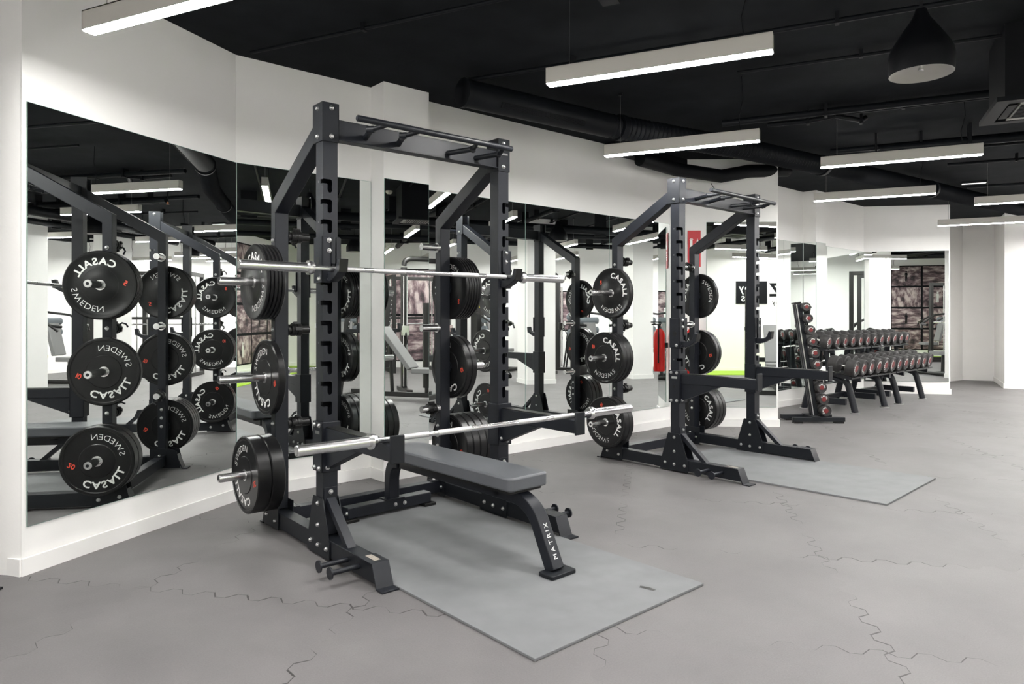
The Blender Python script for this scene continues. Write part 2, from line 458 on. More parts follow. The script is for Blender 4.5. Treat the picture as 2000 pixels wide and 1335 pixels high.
# far ceiling slot light
o = thing('ceiling_slot_light', 'small bright slot light fixed to the black ceiling far away near the edge', 'light')
a = Vector((10.3, 3.0, 2.99)); b = a+LD*.28
MB().sweep([a, b], .07, .03, LP).obj('housing', M['black'], o)
MB().sweep([a+LD*.01-Vector((0, 0, .018)), b-LD*.01-Vector((0, 0, .018))], .05, .006, LP).obj('diffuser', M['glow2'], o, smooth=False)

# black dome pendants
def dome(x, y, label, first=[None]):
    T = loc(x, y, 2.53)
    if first[0] is None:
        o = thing('dome_pendant', label, 'lamp', T, 'black dome pendants')
        prof = [(.149, 0), (.152, .0), (.154, .085), (.150, .112), (.136, .145), (.108, .19), (.072, .245), (.045, .285), (.032, .315), (.026, .335), (.0, .335)]
        MB().lathe(prof, 48).obj('shade', M['black'], o)
        MB().lathe([(.150, .0), (.146, .002), (.135, .012), (.08, .028), (.012, .032), (.0, .032)], 48).obj('reflector', M['lampin'], o)
        MB().lathe([(.0, .018), (.012, .02), (.014, .034)], 16).obj('lamp_tip', M['chrome'], o)
        c_ = MB(); c_.cyl((0, 0, .335), (0, 0, .38), .009, 10); c_.tube([(0, 0, .37), (.010, 0, .43), (0, 0, HC-2.53)], .004, 8); c_.obj('cord', M['chrome'], o)
        first[0] = o
    else: copy_tree(first[0], T, label)
dome(3.98, 1.34, 'black dome pendant lamp hanging from the ceiling right of the linear lights')
dome(8.28, 1.55, 'black dome pendant lamp reflected in the mirror between the two racks')
dome(12.3, 1.9, 'black dome pendant lamp at the far end, seen in reflection')
dome(6.7, -2.5, 'black dome pendant lamp low in the narrow pier mirror')

# round duct with grille
dct = thing('air_duct', 'black round air duct running under the ceiling along the mirrored wall', 'duct')
path = [Vector(p) for p in ((3.12, 4.13, 2.925), (4.62, 4.02, 2.925), (6.3, 3.70, 2.925), (8.9, 3.42, 2.93), (14.5, 2.85, 2.93))]
d = MB(); d.tube(path[:2], .102, 28); d.obj('pipe', M['duct'], dct)
fd = MB(); pts = []
for a, b in zip(path[1:-1], path[2:]):
    k = int((b-a).length/.05); pts += [a.lerp(b, i/k) for i in range(k)]
pts.append(path[-1])
for p, q in zip(pts[:-1], pts[1:]):
    m_ = p.lerp(q, .5); fd.cyl(p, m_, .088, 20, .104); fd.cyl(m_, q, .104, 20, .088)
fd.obj('corrugated_section', M['duct'], dct)
for i in (2, 60, 110):
    mb = MB(); p = pts[i]; q = pts[i+1]; mb.cyl(p, q, .112, 28); mb.obj('joint_ring', M['duct'], dct)
mb = MB(); mb.cyl(path[0], path[0].lerp(path[1], .02), .108, 28); mb.obj('joint_ring', M['duct'], dct)
TG = loc(3.12, 4.13, 2.925) @ rz(math.atan2(-.11, 1.5)) @ loc(0, -.082, -.058) @ rx(math.radians(-55))
gr = MB(); gr.box(.30, 1.15, -.022, .022, -.007, .002, TG)
gro = gr.obj('grille', M['black'], dct)
gs = MB()
for k in range(5): gs.box(.32, 1.13, -.017+k*.008, -.015+k*.008, -.012, -.006, TG)
gs.obj('slats', M['duct'], gro)

# sagging insulated pipes against the wall over the farther rack
o = MB(); o.tube([(5.9, 4.70, 2.94), (6.5, 4.68, 2.91), (7.0, 4.42, 2.86), (7.3, 4.25, 2.93), (7.9, 4.1, 3.0)], .075, 16)
tag(o.obj('insulated_pipe', M['black']), 'sagging black insulated pipe over the top corner of the angled pier', 'pipe')
o = MB(); o.box(5.6, 7.2, 4.80, 4.93, 2.99, HC)
tag(o.obj('cable_tray', M['black']), 'black cable tray tight under the ceiling behind the farther rack', 'cable tray')
o = MB(); o.tube([(6.95, 4.52, 2.79), (7.0, 4.5, 2.72), (7.03, 4.48, 2.66)], .004, 6); tag(o.obj('loose_cable', M['black']), 'short loose cable end dangling below the sagging insulated pipe', 'cable')

# conduits and pipes
def pipe(pts, r, label, clamps=3, name='ceiling_pipe'):
    o = thing(name, label, 'pipe', group='black pipes on the ceiling')
    MB().tube(pts, r, 12).obj('pipe_run', M['duct'], o)
    P = [Vector(p) for p in pts]
    for i in range(clamps):
        t = (i+.5)/clamps*(len(P)-1); k = min(int(t), len(P)-2); q = P[k].lerp(P[k+1], t-k)
        c_ = MB(); c_.box(-.012, .012, -r*1.6, r*1.6, -r*1.4, HC-q.z, loc(*q) @ rz(ANG)); c_.obj('clamp', M['black'], o)
def run(x, y, back, fwd): return [(x-LD.x*back, y-LD.y*back), (x+LD.x*fwd, y+LD.y*fwd)]
def prun(x, y, back, fwd, z, r, label, clamps=4):
    (a, b), (c_, d_) = run(x, y, back, fwd); pipe([(a, b, z), (c_, d_, z)], r, label, clamps)
prun(1.79, 4.734, 0, 7.5, 3.06, .012, 'thin conduit crossing the black ceiling from the corner of the mirrored wall')
prun(4.621, 2.783, 0, 6.5, 3.06, .012, 'thin conduit with clamps passing behind the black dome lamp')
prun(6.305, 2.521, .5, 5.5, 3.05, .014, 'thin pipe behind the dome lamp, second line from the camera')
prun(7.255, 3.30, 0, 6.5, 2.98, .028, 'thick dark pipe above the linear pendant by the dumbbell tree side')
prun(7.33, 2.84, 0, 6.0, 2.93, .038, 'thickest dark pipe pair ending with a copper sprinkler head')
prun(8.40, 2.25, .2, 5.5, 3.03, .016, 'thin pipe right of the copper sprinkler head')
prun(9.262, 2.528, .3, 5.0, 3.03, .016, 'thin pipe over the linear pendant cut by the frame edge')
prun(10.6, 3.43, -.4, 6.0, 3.0, .018, 'thin pipe crossing the ceiling at the far end')
prun(3.3, 4.0, .2, 6.5, 3.05, .016, 'conduit between the near rack and the pendant over the bench')
prun(5.4, 4.1, -.6, 7.5, 3.03, .03, 'dark pipe running across the ceiling between the two racks')
prun(12.4, 3.2, -.4, 5.0, 3.0, .025, 'dark pipe near the corridor wall at the far end')
pipe([(5.994, 3.297, 3.03), (6.05, 2.95, 3.0), (6.12, 2.75, 3.02), (6.45, 2.66, 3.02), (6.5, 2.64, 3.05)], .022, 'wavy flexible conduit hanging just under the ceiling', 2, 'flexible_conduit')
pipe([(9.0, -5.0, 2.95), (7.0, -1.0, 2.95), (6.3, 1.5, 2.95)], .06, 'large pipe over the machines, seen in the mirrors')
for yy, l in ((-1.2, 'long dark pipe across the back of the room seen in the mirrors'), (-3.0, 'second long dark pipe across the back of the room seen in the mirrors'), (.4, 'long dark duct across the middle of the room seen in the mirrors')):
    pipe([(1.0, yy-1.6, 2.80), (12.3, yy+2.8 if yy < 0 else yy+1.9, 2.80)], .07 if yy > 0 else .05, l, 6)
def sprinkler(x, y, z, label):
    o = thing('sprinkler_head', label, 'sprinkler', loc(x, y, z))
    m_ = MB(); m_.cyl((0, 0, 0), (0, 0, -.03), .014, 12); m_.cyl((0, 0, -.03), (0, 0, -.034), .022, 14); m_.obj('deflector', M['copper'], o)
    MB().cyl((0, 0, 0), (0, 0, HC-z), .01, 10).obj('drop_pipe', M['black'], o)
sprinkler(7.31, 2.87, 2.90, 'copper sprinkler head at the end of the thick dark pipe')
o = MB(); o.lathe([(0, -.045), (.03, -.045), (.045, -.03), (.05, -.012), (.05, 0)], 24, loc(5.36, .62, HC)); tag(o.obj('smoke_detector', M['cream']), 'cream smoke detector on the ceiling reflected in the narrow pier mirror', 'smoke detector')
o = MB(); o.box(-.05, .05, -.09, .09, -.03, 0, loc(2.95, 2.58, HC-.03) @ rz(ANG)); o.box(-.05, .05, -.09, .09, 0, .03, loc(2.95, 2.58, HC-.03) @ rz(ANG))
tag(o.obj('junction_box', M['black']), 'small black junction box on the ceiling at the end of the thin conduit', 'junction box')

# air conditioning cassette
AC = thing('air_conditioner', 'dark ceiling cassette air conditioner with pale louvre at the frame edge', 'air conditioner', loc(5.669, 1.541, 2.60) @ rz(math.atan2(LP.y, LP.x)+PI))
S_ = .62
b = MB(); b.box(.05, S_-.05, .05, S_-.05, .03, HC-2.60); b.obj('body', M['black'], AC)
b = MB(); fr = .075
b.box(0, S_, 0, fr, 0, .03); b.box(0, S_, S_-fr, S_, 0, .03); b.box(0, fr, fr, S_-fr, 0, .03); b.box(S_-fr, S_, fr, S_-fr, 0, .03); b.obj('panel_frame', M['duct'], AC)
b = MB(); b.box(fr+.07, S_-fr-.07, fr+.07, S_-fr-.07, .004, .03); g_ = b.obj('grille', M['grille'], AC)
b = MB()
for k in range(10): b.box(fr+.08+k*.033, fr+.092+k*.033, fr+.08, S_-fr-.08, -.002, .004)
b.obj('slats', M['duct'], g_)
for k in range(4):
    T = loc(S_/2, S_/2, 0) @ rz(k*PI/2); b = MB(); b.box(-.17, .17, -.225, -.18, .002, .012, T); b.obj('louvre', M['grille'] if k % 2 else M['black'], AC)

# ------------------------------------------------------------------ power racks
W, T_, D_, H_, HB = 1.194, .084, .651, 2.41, 1.944
R1 = loc(1.684, 3.445, 0) @ rz(math.radians(-.85))
R2 = loc(4.796, 3.415, 0) @ rz(math.radians(.63))
def upright_mesh(sgn):
    """outer side at x=0, body toward +x*sgn"""
    X = lambda a: a if sgn > 0 else -a
    o = MB()
    def bx(m_, a, b, y0, y1, z0, z1): m_.box(min(X(a), X(b)), max(X(a), X(b)), y0, y1, z0, z1)
    bx(o, 0, T_, 0, T_, .12, H_)
    body = o.mesh('upright', M['rack'])
    cut = MB(); bx(cut, .004, T_-.004, .004, T_-.004, .05, H_+.1)
    body = boolean_diff(body, cut.mesh('c', None, False))
    cut = MB()
    for k in range(12):
        z = 2.006-.1073*k; r = .013
        poly = [(-.01, z-.025), (.026, z-.025), (.026, z-.058)] + [(.039-r*math.cos(t), z-.058-r*math.sin(t)) for t in [PI*i/6 for i in range(1, 6)]] + \
               [(.052, z-.058), (.052, z-.010), (.049, z-.003), (.042, z), (-.01, z)]
        cut.prism([(X(a), b) for a, b in poly], lambda a, b, d: (a, d, b), -.01, .03)
    me = boolean_diff(body, cut.mesh('c', None, False))
    if not me.materials: me.materials.append(M['rack'])
    return me
UP_L, UP_R = upright_mesh(1), upright_mesh(-1)

def bolt_mesh():
    b = MB(); b.cyl((0, 0, 0), (0, 0, .002), .013, 14)
    b.lathe([(.0105, .002), (.0105, .006), (.008, .0105), (.004, .0125), (0, .013)], 14)
    return b.mesh('bolt', M['bolt'])
BOLT = bolt_mesh()
def bolt(p, nrm_, parent):
    q = Vector(nrm_).to_track_quat('Z', 'Y').to_matrix().to_4x4()
    return link('bolt', BOLT, parent, 0, loc(*p) @ q)

def build_rack(label, T):
    o = thing('power_rack', label, 'power rack', T, 'half racks standing against the mirrored wall')
    for side in (0, 1):
        x0 = 0 if side == 0 else W+T_
        s = 1 if side == 0 else -1
        X = lambda a: x0 + s*a
        def bx(m_, a, b, *r): m_.box(min(X(a), X(b)), max(X(a), X(b)), *r)
        u = link('front_upright', UP_L if side == 0 else UP_R, o, 0, loc(x0, 0, 0))
        # cap
        m_ = MB(); bx(m_, .002, T_-.002, .002, T_-.002, H_-.004, H_+.002); m_.obj('end_cap', M['plastic'], u, T=loc(-x0, 0, 0))
        # rear upright with sloping brace, one bent tube
        m_ = MB(); poly = [(D_, .12), (D_+.062, .12), (D_+.062, HB+.02), (T_, 2.325), (T_, 2.228), (D_, HB-.045)]
        m_.side(poly, min(X(0), X(T_)), max(X(0), X(T_)))
        m_.obj('rear_upright', M['rack'], o, .003)
        # top bracket
        m_ = MB(); bx(m_, -.006, -.0005, -.006, T_+.03, H_-.205, H_+.003); bx(m_, -.006, T_+.006, -.006, -.0005, H_-.205, H_+.003); bx(m_, T_+.0005, T_+.006, -.006, T_+.03, H_-.205, H_+.003)
        m_.obj('top_bracket', M['rack_dark'], o, .0015)
        for z in (H_-.025, H_-.175):
            bolt((X(T_*.55), -.006, z), (0, -1, 0), o); bolt((X(-.006), T_*.6, z), (-s, 0, 0), o)
        # foot tube with sloping front plate
        m_ = MB(); poly = [(-.565, .022), (-.525, .112), (.80, .112), (.84, .022)]
        m_.side(poly, min(X(.002), X(T_-.002)), max(X(.002), X(T_-.002))); m_.obj('foot_tube', M['rack_dark'], o, .003)
        m_ = MB()
        m_.side([(-.530, .113), (-.573, .008), (-.626, .008), (-.626, .0), (-.567, .0), (-.522, .110), (-.40, .110), (-.40, .115), (-.528, .115)], min(X(-.004), X(T_+.004)), max(X(-.004), X(T_+.004)))
        m_.obj('foot_plate', M['rack'], o, .001)
        m_ = MB()
        m_.side([(.80, .122), (.845, .008), (.885, .008), (.885, 0), (.84, 0), (.795, .118)], min(X(-.004), X(T_+.004)), max(X(-.004), X(T_+.004)))
        m_.obj('rear_foot_plate', M['rack'], o, .001)
        # side gussets
        m_ = MB(); g_ = [(-.085, .012), (.185, .012), (.185, .06), (.112, .305), (.105, .318), (.0, .318), (-.012, .308), (-.085, .10)]
        m_.side(g_, min(X(-.0065), X(-.0005)), max(X(-.0065), X(-.0005))); m_.side(g_, min(X(T_+.0065), X(T_+.0005)), max(X(T_+.0065), X(T_+.0005))); m_.obj('gusset_plate', M['rack_dark'], o, .001)
        for (y, z) in ((.045, .285), (.045, .17), (.135, .07), (.045, .065), (-.055, .065)):
            bolt((X(-.0065), y, z), (-s, 0, 0), o); bolt((X(T_+.0065), y, z), (s, 0, 0), o)
        m_ = MB(); g_ = [(D_-.06, .012), (.83, .012), (.80, .15), (D_+.09, .175), (D_-.06, .175)]
        m_.side(g_, min(X(-.0065), X(-.0005)), max(X(-.0065), X(-.0005))); m_.side(g_, min(X(T_+.0065), X(T_+.0005)), max(X(T_+.0065), X(T_+.0005))); m_.obj('rear_gusset_plate', M['rack_dark'], o, .001)
        for (y, z) in ((D_-.02, .06), (.76, .075)): bolt((X(-.0065), y, z), (-s, 0, 0), o)
        bolt((X(T_+.0065), D_-.02, .075), (s, 0, 0), o)
        # sloping front brace
        m_ = MB(); bx(m_, .004, T_-.004, -.006, 0, .290, .372); m_.side([(-.004, .318), (-.026, .306), (-.250, .108), (-.200, .108), (-.004, .280)], min(X(.018), X(T_-.018)), max(X(.018), X(T_-.018)))
        m_.obj('front_brace', M['rack'], o, .0015)
        bolt((X(T_*.5), -.006, .348), (0, -1, 0), o)
        # band pegs
        for y in (-.275, -.395):
            m_ = MB(); m_.cyl((X(0), y, .068), (X(-.150), y, .068), .0125, 14); m_.cyl((X(-.147), y, .068), (X(-.155), y, .068), .030, 20); m_.obj('band_peg', M['rack'], o)
        # plate storage pegs, outward
        for z in (1.481, .914, .349):
            m_ = MB(); m_.cyl((X(.0), D_+.03, z), (X(-.008), D_+.03, z), .042, 24)
            e = m_.obj('peg_flange', M['rack_dark'], o)
            m_ = MB(); m_.cyl((X(-.008), D_+.03, z), (X(-.314), D_+.03, z), .0245, 28); m_.cyl((X(-.314), D_+.03, z), (X(-.319), D_+.03, z), .0215, 28)
            p_ = m_.obj('storage_peg', M['satin'], o)
            m_ = MB(); m_.cyl((X(-.319), D_+.03, z), (X(-.321), D_+.03, z), .010, 12); m_.obj('peg_screw', M['rack_dark'], p_)
        # short pegs, inward
        for z in (1.765, 1.195, .625):
            m_ = MB(); m_.cyl((X(T_), D_+.03, z), (X(T_+.012), D_+.03, z), .034, 24); m_.cyl((X(T_+.012), D_+.03, z), (X(T_+.14), D_+.03, z), .0245, 24)
            m_.obj('short_peg', M['satin'] if side else M['plastic'], o)
        for z in (1.735, 1.198, .632):
            bolt((X(-.0), D_+.03, z), (-s, 0, 0), o)
        for z in (.50, .43, .36): bolt((X(T_), D_+.03, z), (s, 0, 0), o)
        # numbers of the slots
        m_ = MB()
        for k in range(0, 12, 2):
            TT = loc(x0-.001*s, .052, 2.006-.1073*k-.016) @ (Matrix(((0, 0, -1, 0), (-1, 0, 0, 0), (0, 1, 0, 0), (0, 0, 0, 1))) if side == 0 else Matrix(((0, 0, 1, 0), (1, 0, 0, 0), (0, 1, 0, 0), (0, 0, 0, 1))))
            text_flat(m_, str(18-k) if k < 12 else '1', .017, TT)
        m_.obj('slot_numbers', M['pad'], u, T=loc(-x0, 0, 0), smooth=False)
    # top cross member and multi grip pull up bar
    m_ = MB(); m_.box(T_, W, .012, .022, 2.225, 2.335); m_.box(T_, W, .012, .075, 2.225, 2.230); m_.box(T_, W, .068, .075, 2.225, 2.335); m_.box(T_, W, .012, .075, 2.330, 2.335)
    m_.box(T_, W, -.004, .012, 2.222, 2.228)
    m_.obj('top_crossmember', M['rack'], o, .0015)
    m_ = MB(); m_.cyl((.07, -.25, 2.283), (1.092, -.25, 2.283), .0165, 22); m_.cyl((.066, -.25, 2.283), (.07, -.25, 2.283), .0125, 22); m_.obj('pull_up_bar', M['rack'], o)
    for xa, xb in ((.26, .20), (.47, .40), (W+T_-.47, W+T_-.40), (W+T_-.26, W+T_-.20)):
        s = 1 if xa < .6 else -1
        m_ = MB(); m_.cyl((xa, .02, 2.262), (xb, -.155, 2.268), .0155, 16)
        m_.tube([(xb+.004*s, -.15, 2.268), (xb+.02*s, -.20, 2.272), (xb+.05*s, -.25, 2.283)], .013, 12)
        m_.cyl((xb-.012*s, -.135, 2.268), (xb+.012*s, -.165, 2.268), .0185, 16)
        m_.obj('angled_grip', M['rack_dark'], o)
    # bottom rear cross member
    m_ = MB(); m_.box(T_, W, D_-.01, D_+.06, .035, .115); m_.obj('bottom_crossmember', M['rack'], o, .003)
    for xa_ in (T_, W-.07):
        m_ = MB(); m_.box(xa_, xa_+.07, D_-.012, D_+.062, .115, .121); m_.obj('mounting_plate', M['rack_dark'], o, .001)
    bolt((T_+.04, D_+.025, .121), (0, 0, 1), o); bolt((W-.04, D_+.025, .121), (0, 0, 1), o)
    # warning label on the left foot, maker plate on the right upright
    m_ = MB(); m_.box(.026, .060, -.50, -.41, .1155, .1162); m_.obj('warning_label', M['label'], o, smooth=False)
    m_ = MB(); m_.box(W+.008, W+T_-.012, -.0070, -.0062, H_-.10, H_-.088); m_.obj('maker_plate', M['bolt'], o, smooth=False)
    return o

def j_cup(side, z1, label, RT, gz):
    """bracket bottom z1; group as own thing because it lifts out"""
    x0 = 0 if side == 0 else W+T_; s = 1 if side == 0 else -1
    X = lambda a: x0+s*a
    o = thing('j_cup', label, 'barbell hook', RT @ loc(0, 0, z1), gz)
    def bx(m_, a, b, *r): m_.box(min(X(a), X(b)), max(X(a), X(b)), *r)
    m_ = MB(); bx(m_, -.012, -.002, -.012, T_+.004, 0, .243); bx(m_, -.012, .040, -.012, -.002, 0, .243)
    m_.obj('sleeve', M['rack'], o, .002)
    m_ = MB(); bx(m_, .040, .062, -.020, -.002, .10, .243); bx(m_, .070, T_+.010, -.014, -.002, .06, .243); m_.obj('liner', M['rack_dark'], o, .003)
    m_ = MB(); poly = [(-.002, .005), (-.045, .005), (-.095, .025), (-.142, .055), (-.152, .115), (-.128, .122), (-.112, .076), (-.090, .056), (-.050, .052), (-.002, .052)]
    m_.side(poly, min(X(.018), X(.066)), max(X(.018), X(.066))); m_.obj('hook', M['rack'], o, .003)
    m_ = MB(); m_.side([(-.152, .118), (-.158, .119), (-.148, .05), (-.142, .052)], min(X(.018), X(.066)), max(X(.018), X(.066))); m_.obj('hook_edge', M['plastic'], o)
    m_ = MB(); m_.cyl((X(-.0125), .035, .115), (X(-.0135), .035, .115), .019, 24); m_.obj('hole', M['plastic'], o)
    for p in ((X(.03), -.012, .225), (X(.03), -.012, .17), (X(.03), -.012, .02), (X(.052), -.014, .03)): bolt(p, (0, -1, 0), o)
    bolt((X(-.012), .02, .02), (-s, 0, 0), o)
    return o
def safety_arm(side, za, label, RT, gz):
    x0 = 0 if side == 0 else W+T_; s = 1 if side == 0 else -1
    X = lambda a: x0+s*a
    o = thing('safety_arm', label, 'safety arm', RT @ loc(0, 0, za), gz)
    def bx(m_, a, b, *r): m_.box(min(X(a), X(b)), max(X(a), X(b)), *r)
    # za = top of the arm
    m_ = MB(); bx(m_, -.014, -.002, -.014, T_+.012, -.235, .03); bx(m_, T_+.002, T_+.012, -.014, T_+.012, -.235, .03); bx(m_, -.014, T_+.012, -.014, -.002, -.235, .03); bx(m_, -.014, T_+.012, T_+.002, T_+.012, -.235, .03)
    m_.obj('sleeve', M['rack'], o, .003)
    m_ = MB(); bx(m_, .006, T_-.006, -.675, -.014, -.075, 0)
    m_.side([(-.014, -.215), (-.36, -.078), (-.014, -.070)], min(X(.012), X(T_-.012)), max(X(.012), X(T_-.012)))
    m_.obj('arm_tube', M['rack'], o, .003)
    m_ = MB(); bx(m_, .010, T_-.010, -.60, -.02, .0, .006); m_.obj('wear_strip', M['plastic'], o, .0015)
    m_ = MB(); bx(m_, .004, T_-.004, -.687, -.675, -.085, .045); m_.obj('end_plate', M['rack_dark'], o, .004)
    m_ = MB(); m_.cyl((X(-.0145), .04, -.10), (X(-.0155), .04, -.10), .014, 20); m_.obj('hole', M['plastic'], o)
    for y in (.015, .07):
        for z in (.012, -.215): bolt((X(-.014), y, z), (-s, 0, 0), o)
    bolt((X(.07), -.014, -.19), (0, -1, 0), o); bolt((X(.02), -.014, -.21), (0, -1, 0), o)
    m_ = MB(); bx(m_, -.0146, -.0143, .012, .065, -.036, -.018) ; m_.obj('maker_plate', M['bolt'], o, smooth=False)
    return o

rackA = build_rack('dark grey half rack holding two barbells and a flat bench, nearer of the two racks', R1)
rackB = build_rack('dark grey half rack without barbells or bench, farther of the two racks', R2)
GA = 'adjustable arms and hooks on the near rack'; GB = 'adjustable arms and hooks on the farther rack'
j_cup(0, 1.456, 'bar hook on the left upright of the near rack, holding the upper barbell', R1, GA)
j_cup(1, 1.456, 'bar hook on the right upright of the near rack, holding the upper barbell', R1, GA)
safety_arm(0, .690, 'safety arm on the left upright of the near rack, under the lower barbell collar', R1, GA)
safety_arm(1, .690, 'safety arm on the right upright of the near rack, under the lower barbell', R1, GA)
j_cup(0, 1.02, 'empty bar hook on the left upright of the farther rack', R2, GB)
j_cup(1, 1.02, 'empty bar hook on the right upright of the farther rack', R2, GB)
safety_arm(0, .803, 'empty safety arm on the left upright of the farther rack', R2, GB)
safety_arm(1, .803, 'empty safety arm on the right upright of the farther rack, before the dumbbell tree', R2, GB)

# ---- barbells
def barbell(T, label):
    o = thing('barbell', label, 'barbell', T, 'barbells resting on the near rack')
    L_ = 2.154; sl = .345; co = .030; r = .0133
    MB().cyl((sl+co*.5, 0, 0), (L_-sl-co*.5, 0, 0), r, 24).obj('shaft', M['satin'], o)
    for a, b in ((.50, .66), (.72, .92), (L_-.92, L_-.72), (L_-.66, L_-.50)): MB().cyl((a, 0, 0), (b, 0, 0), r+.0006, 24).obj('knurling', mat_knurl, o)
    for s in (0, 1):
        X = (lambda a: a) if s == 0 else (lambda a: L_-a)
        m_ = MB(); m_.cyl((X(0.003), 0, 0), (X(sl), 0, 0), .025, 32); m_.cyl((X(0), 0, 0), (X(.003), 0, 0), .0235, 32, .025); v = m_.obj('sleeve', M['satin'], o)
        m_ = MB(); m_.cyl((X(-.0006), 0, 0), (X(-.0004), 0, 0), .017, 24); m_.obj('end_cap', M['bolt'], v)
        m_ = MB(); m_.cyl((X(sl), 0, 0), (X(sl+.012), 0, 0), .037, 32); m_.cyl((X(sl+.012), 0, 0), (X(sl+.030), 0, 0), .037, 32, .030); m_.obj('collar', M['satin'], o)
    return o
mat_knurl = mat('knurled_steel', (.62, .62, .62), .38, 1.0, bump=.8, bscale=900)
barbell(R1 @ loc(-.4645, -.076, 1.5265), 'steel barbell across the upper hooks of the near rack')
barbell(R1 @ loc(-.413, -.6215, .7100), 'steel barbell resting low on the safety arms above the bench')

# ---- weight plates
PT = {5: .0205, 10: .045, 15: .058, 20: .080}
def plate_proto(kg, T, label, group):
    t = PT[kg]; R = .225; h = t/2
    o = thing('weight_plate', label, 'weight plate', T, group)
    d = min(.0045, t*.16)
    prof = [(.034, h-.001), (.106, h-.001), (.110, h-d), (.200, h-d), (.205, h), (.218, h), (R, h-.006), (R, -h+.006), (.218, -h), (.205, -h), (.200, -h+d), (.110, -h+d), (.106, -h+.001), (.034, -h+.001), (.034, h-.001)]
    MB().lathe(prof, 72).obj('rubber_disc', M['rubber'], o)
    MB().lathe([(.0255, h), (.0335, h), (.0345, h-.002), (.0345, -h+.002), (.0335, -h), (.0255, -h), (.0255, h)], 40).obj('hub_ring', M['satin'], o)
    A = MB(); B = MB()
    for fl in (Matrix(), ry(PI)):
        TT = fl @ loc(0, 0, h-d+.0006)
        e = text_arc(A, 'CASALL', .063, .1345, -6, 0, off=.030, space=.10, wide=1.12, T=TT)
        text_arc(A, 'SWEDEN', .054, .1375, 128, 0, off=-.012, space=.16, wide=1.12, T=TT)
        text_flat(B, str(kg), .046, TT @ rz(-math.radians(300)) @ loc(0, .145, 0) @ rz(math.radians(300)), off=.02, space=.05)
    l_ = A.obj('lettering', M['white'], o, smooth=False)
    B.obj('weight_number', M['red'], o, smooth=False)
    r_ = MB()
    for fl in (Matrix(), ry(PI)):
        r_.lathe([(.2005, 0), (.2022, 0), (.2022, .0004), (.2005, .0004)], 72, fl @ loc(0, 0, h-.0026)); r_.lathe([(.1105, 0), (.1118, 0), (.1118, .0004), (.1105, .0004)], 60, fl @ loc(0, 0, h-d+.0006))
        # small print under the number
    r_.obj('moulded_line', M['dgrey'], o)
    return o
_pp = {}
BASE = Matrix(((0, 0, -1, 0), (-1, 0, 0, 0), (0, 1, 0, 0), (0, 0, 0, 1)))   # local Z -> -X, local Y -> up
ORD = ['first', 'second', 'third', 'fourth', 'fifth', 'sixth']
def stack(RT, side, z, kg, n, start, rackname, shelf, sidename, gap=.002, jitter=0):
    s = 1 if side == 0 else -1; x0 = 0 if side == 0 else W+T_
    x = .0095
    for k in range(n):
        t = PT[kg]; xc = x0-s*(x+t/2); x += t+gap
        a = start if (k == n-1 or side == 1) else start+random.uniform(-90, 90)
        if side == 1 and k: a = start+random.uniform(-90, 90)
        T = RT @ loc(xc, D_+.03, z-.0008) @ BASE @ rz(-math.radians(a))
        if n == 1: pos = 'alone'
        elif k == n-1: pos = 'outermost'
        elif k == 0: pos = 'closest to upright'
        else: pos = ORD[k]+' from upright'
        label = f'black {kg} kg bumper plate, {pos} on {shelf} {sidename} peg of {rackname}'
        grp = f'{kg} kg plates on the {shelf} {sidename} peg of the {rackname}'
        if kg not in _pp: _pp[kg] = plate_proto(kg, T, label, grp)
        else: copy_tree(_pp[kg], T, label, grp)
N1, N2 = 'near rack', 'farther rack'
stack(R1, 0, 1.481, 5, 5, -30, N1, 'top', 'left'); stack(R1, 0, .914, 10, 1, 155, N1, 'middle', 'left'); stack(R1, 0, .349, 20, 2, 155, N1, 'bottom', 'left')
stack(R1, 1, 1.481, 5, 6, 185, N1, 'top', 'right'); stack(R1, 1, .914, 10, 2, 150, N1, 'middle', 'right'); stack(R1, 1, .349, 15, 4, 155, N1, 'bottom', 'right')
stack(R2, 0, 1.481, 5, 2, 5, N2, 'top', 'left'); stack(R2, 0, .914, 10, 3, 3, N2, 'middle', 'left'); stack(R2, 0, .349, 15, 2, 38, N2, 'bottom', 'left')
stack(R2, 1, 1.481, 5, 2, 255, N2, 'top', 'right'); stack(R2, 1, .914, 10, 2, 155, N2, 'middle', 'right'); stack(R2, 1, .349, 15, 3, 40, N2, 'bottom', 'right')

# ---- lock collars on the short inner pegs
_col = []
def collar(RT, side, z, rot, label):
    x0 = 0 if side == 0 else W+T_; s = 1 if side == 0 else -1
    T = RT @ loc(x0+s*(T_+.025), D_+.03, z) @ (Matrix() if s > 0 else rz(PI)) @ rx(rot)
    if not _col:
        o = thing('lock_collar', label, 'collar clamp', T, 'black lock collars kept on the short inner pegs')
        m_ = MB(); m_.lathe([(.0255, 0), (.036, 0), (.038, .004), (.038, .026), (.034, .029), (.034, .034), (.038, .037), (.038, .060), (.036, .064), (.0255, .064), (.0255, 0)], 28, ry(PI/2)); m_.obj('ring', M['plastic'], o)
        m_ = MB(); m_.box(.010, .052, -.012, .012, .034, .052); m_.box(.014, .030, -.016, .016, -.052, -.034); m_.box(.02, .045, .034, .05, -.01, .01); m_.obj('clamp_block', M['plastic'], o, .002)
        m_ = MB(); m_.tube([(.015, .03, -.03), (.03, .045, -.04), (.05, .04, -.06), (.055, .02, -.075)], .006, 8); m_.obj('lever', M['rack_dark'], o)
        _col.append(o)
    else: copy_tree(_col[0], T, label)
collar(R1, 0, 1.765, .4, 'black lock collar on the upper inner peg of the near rack left side')
collar(R1, 0, 1.195, 1.4, 'black lock collar on the middle inner peg of the near rack left side')
collar(R1, 0, .625, 2.0, 'black lock collar on the lower inner peg of the near rack left side')
collar(R1, 1, .625, 0, 'black lock collar on the lower inner peg of the near rack right side')
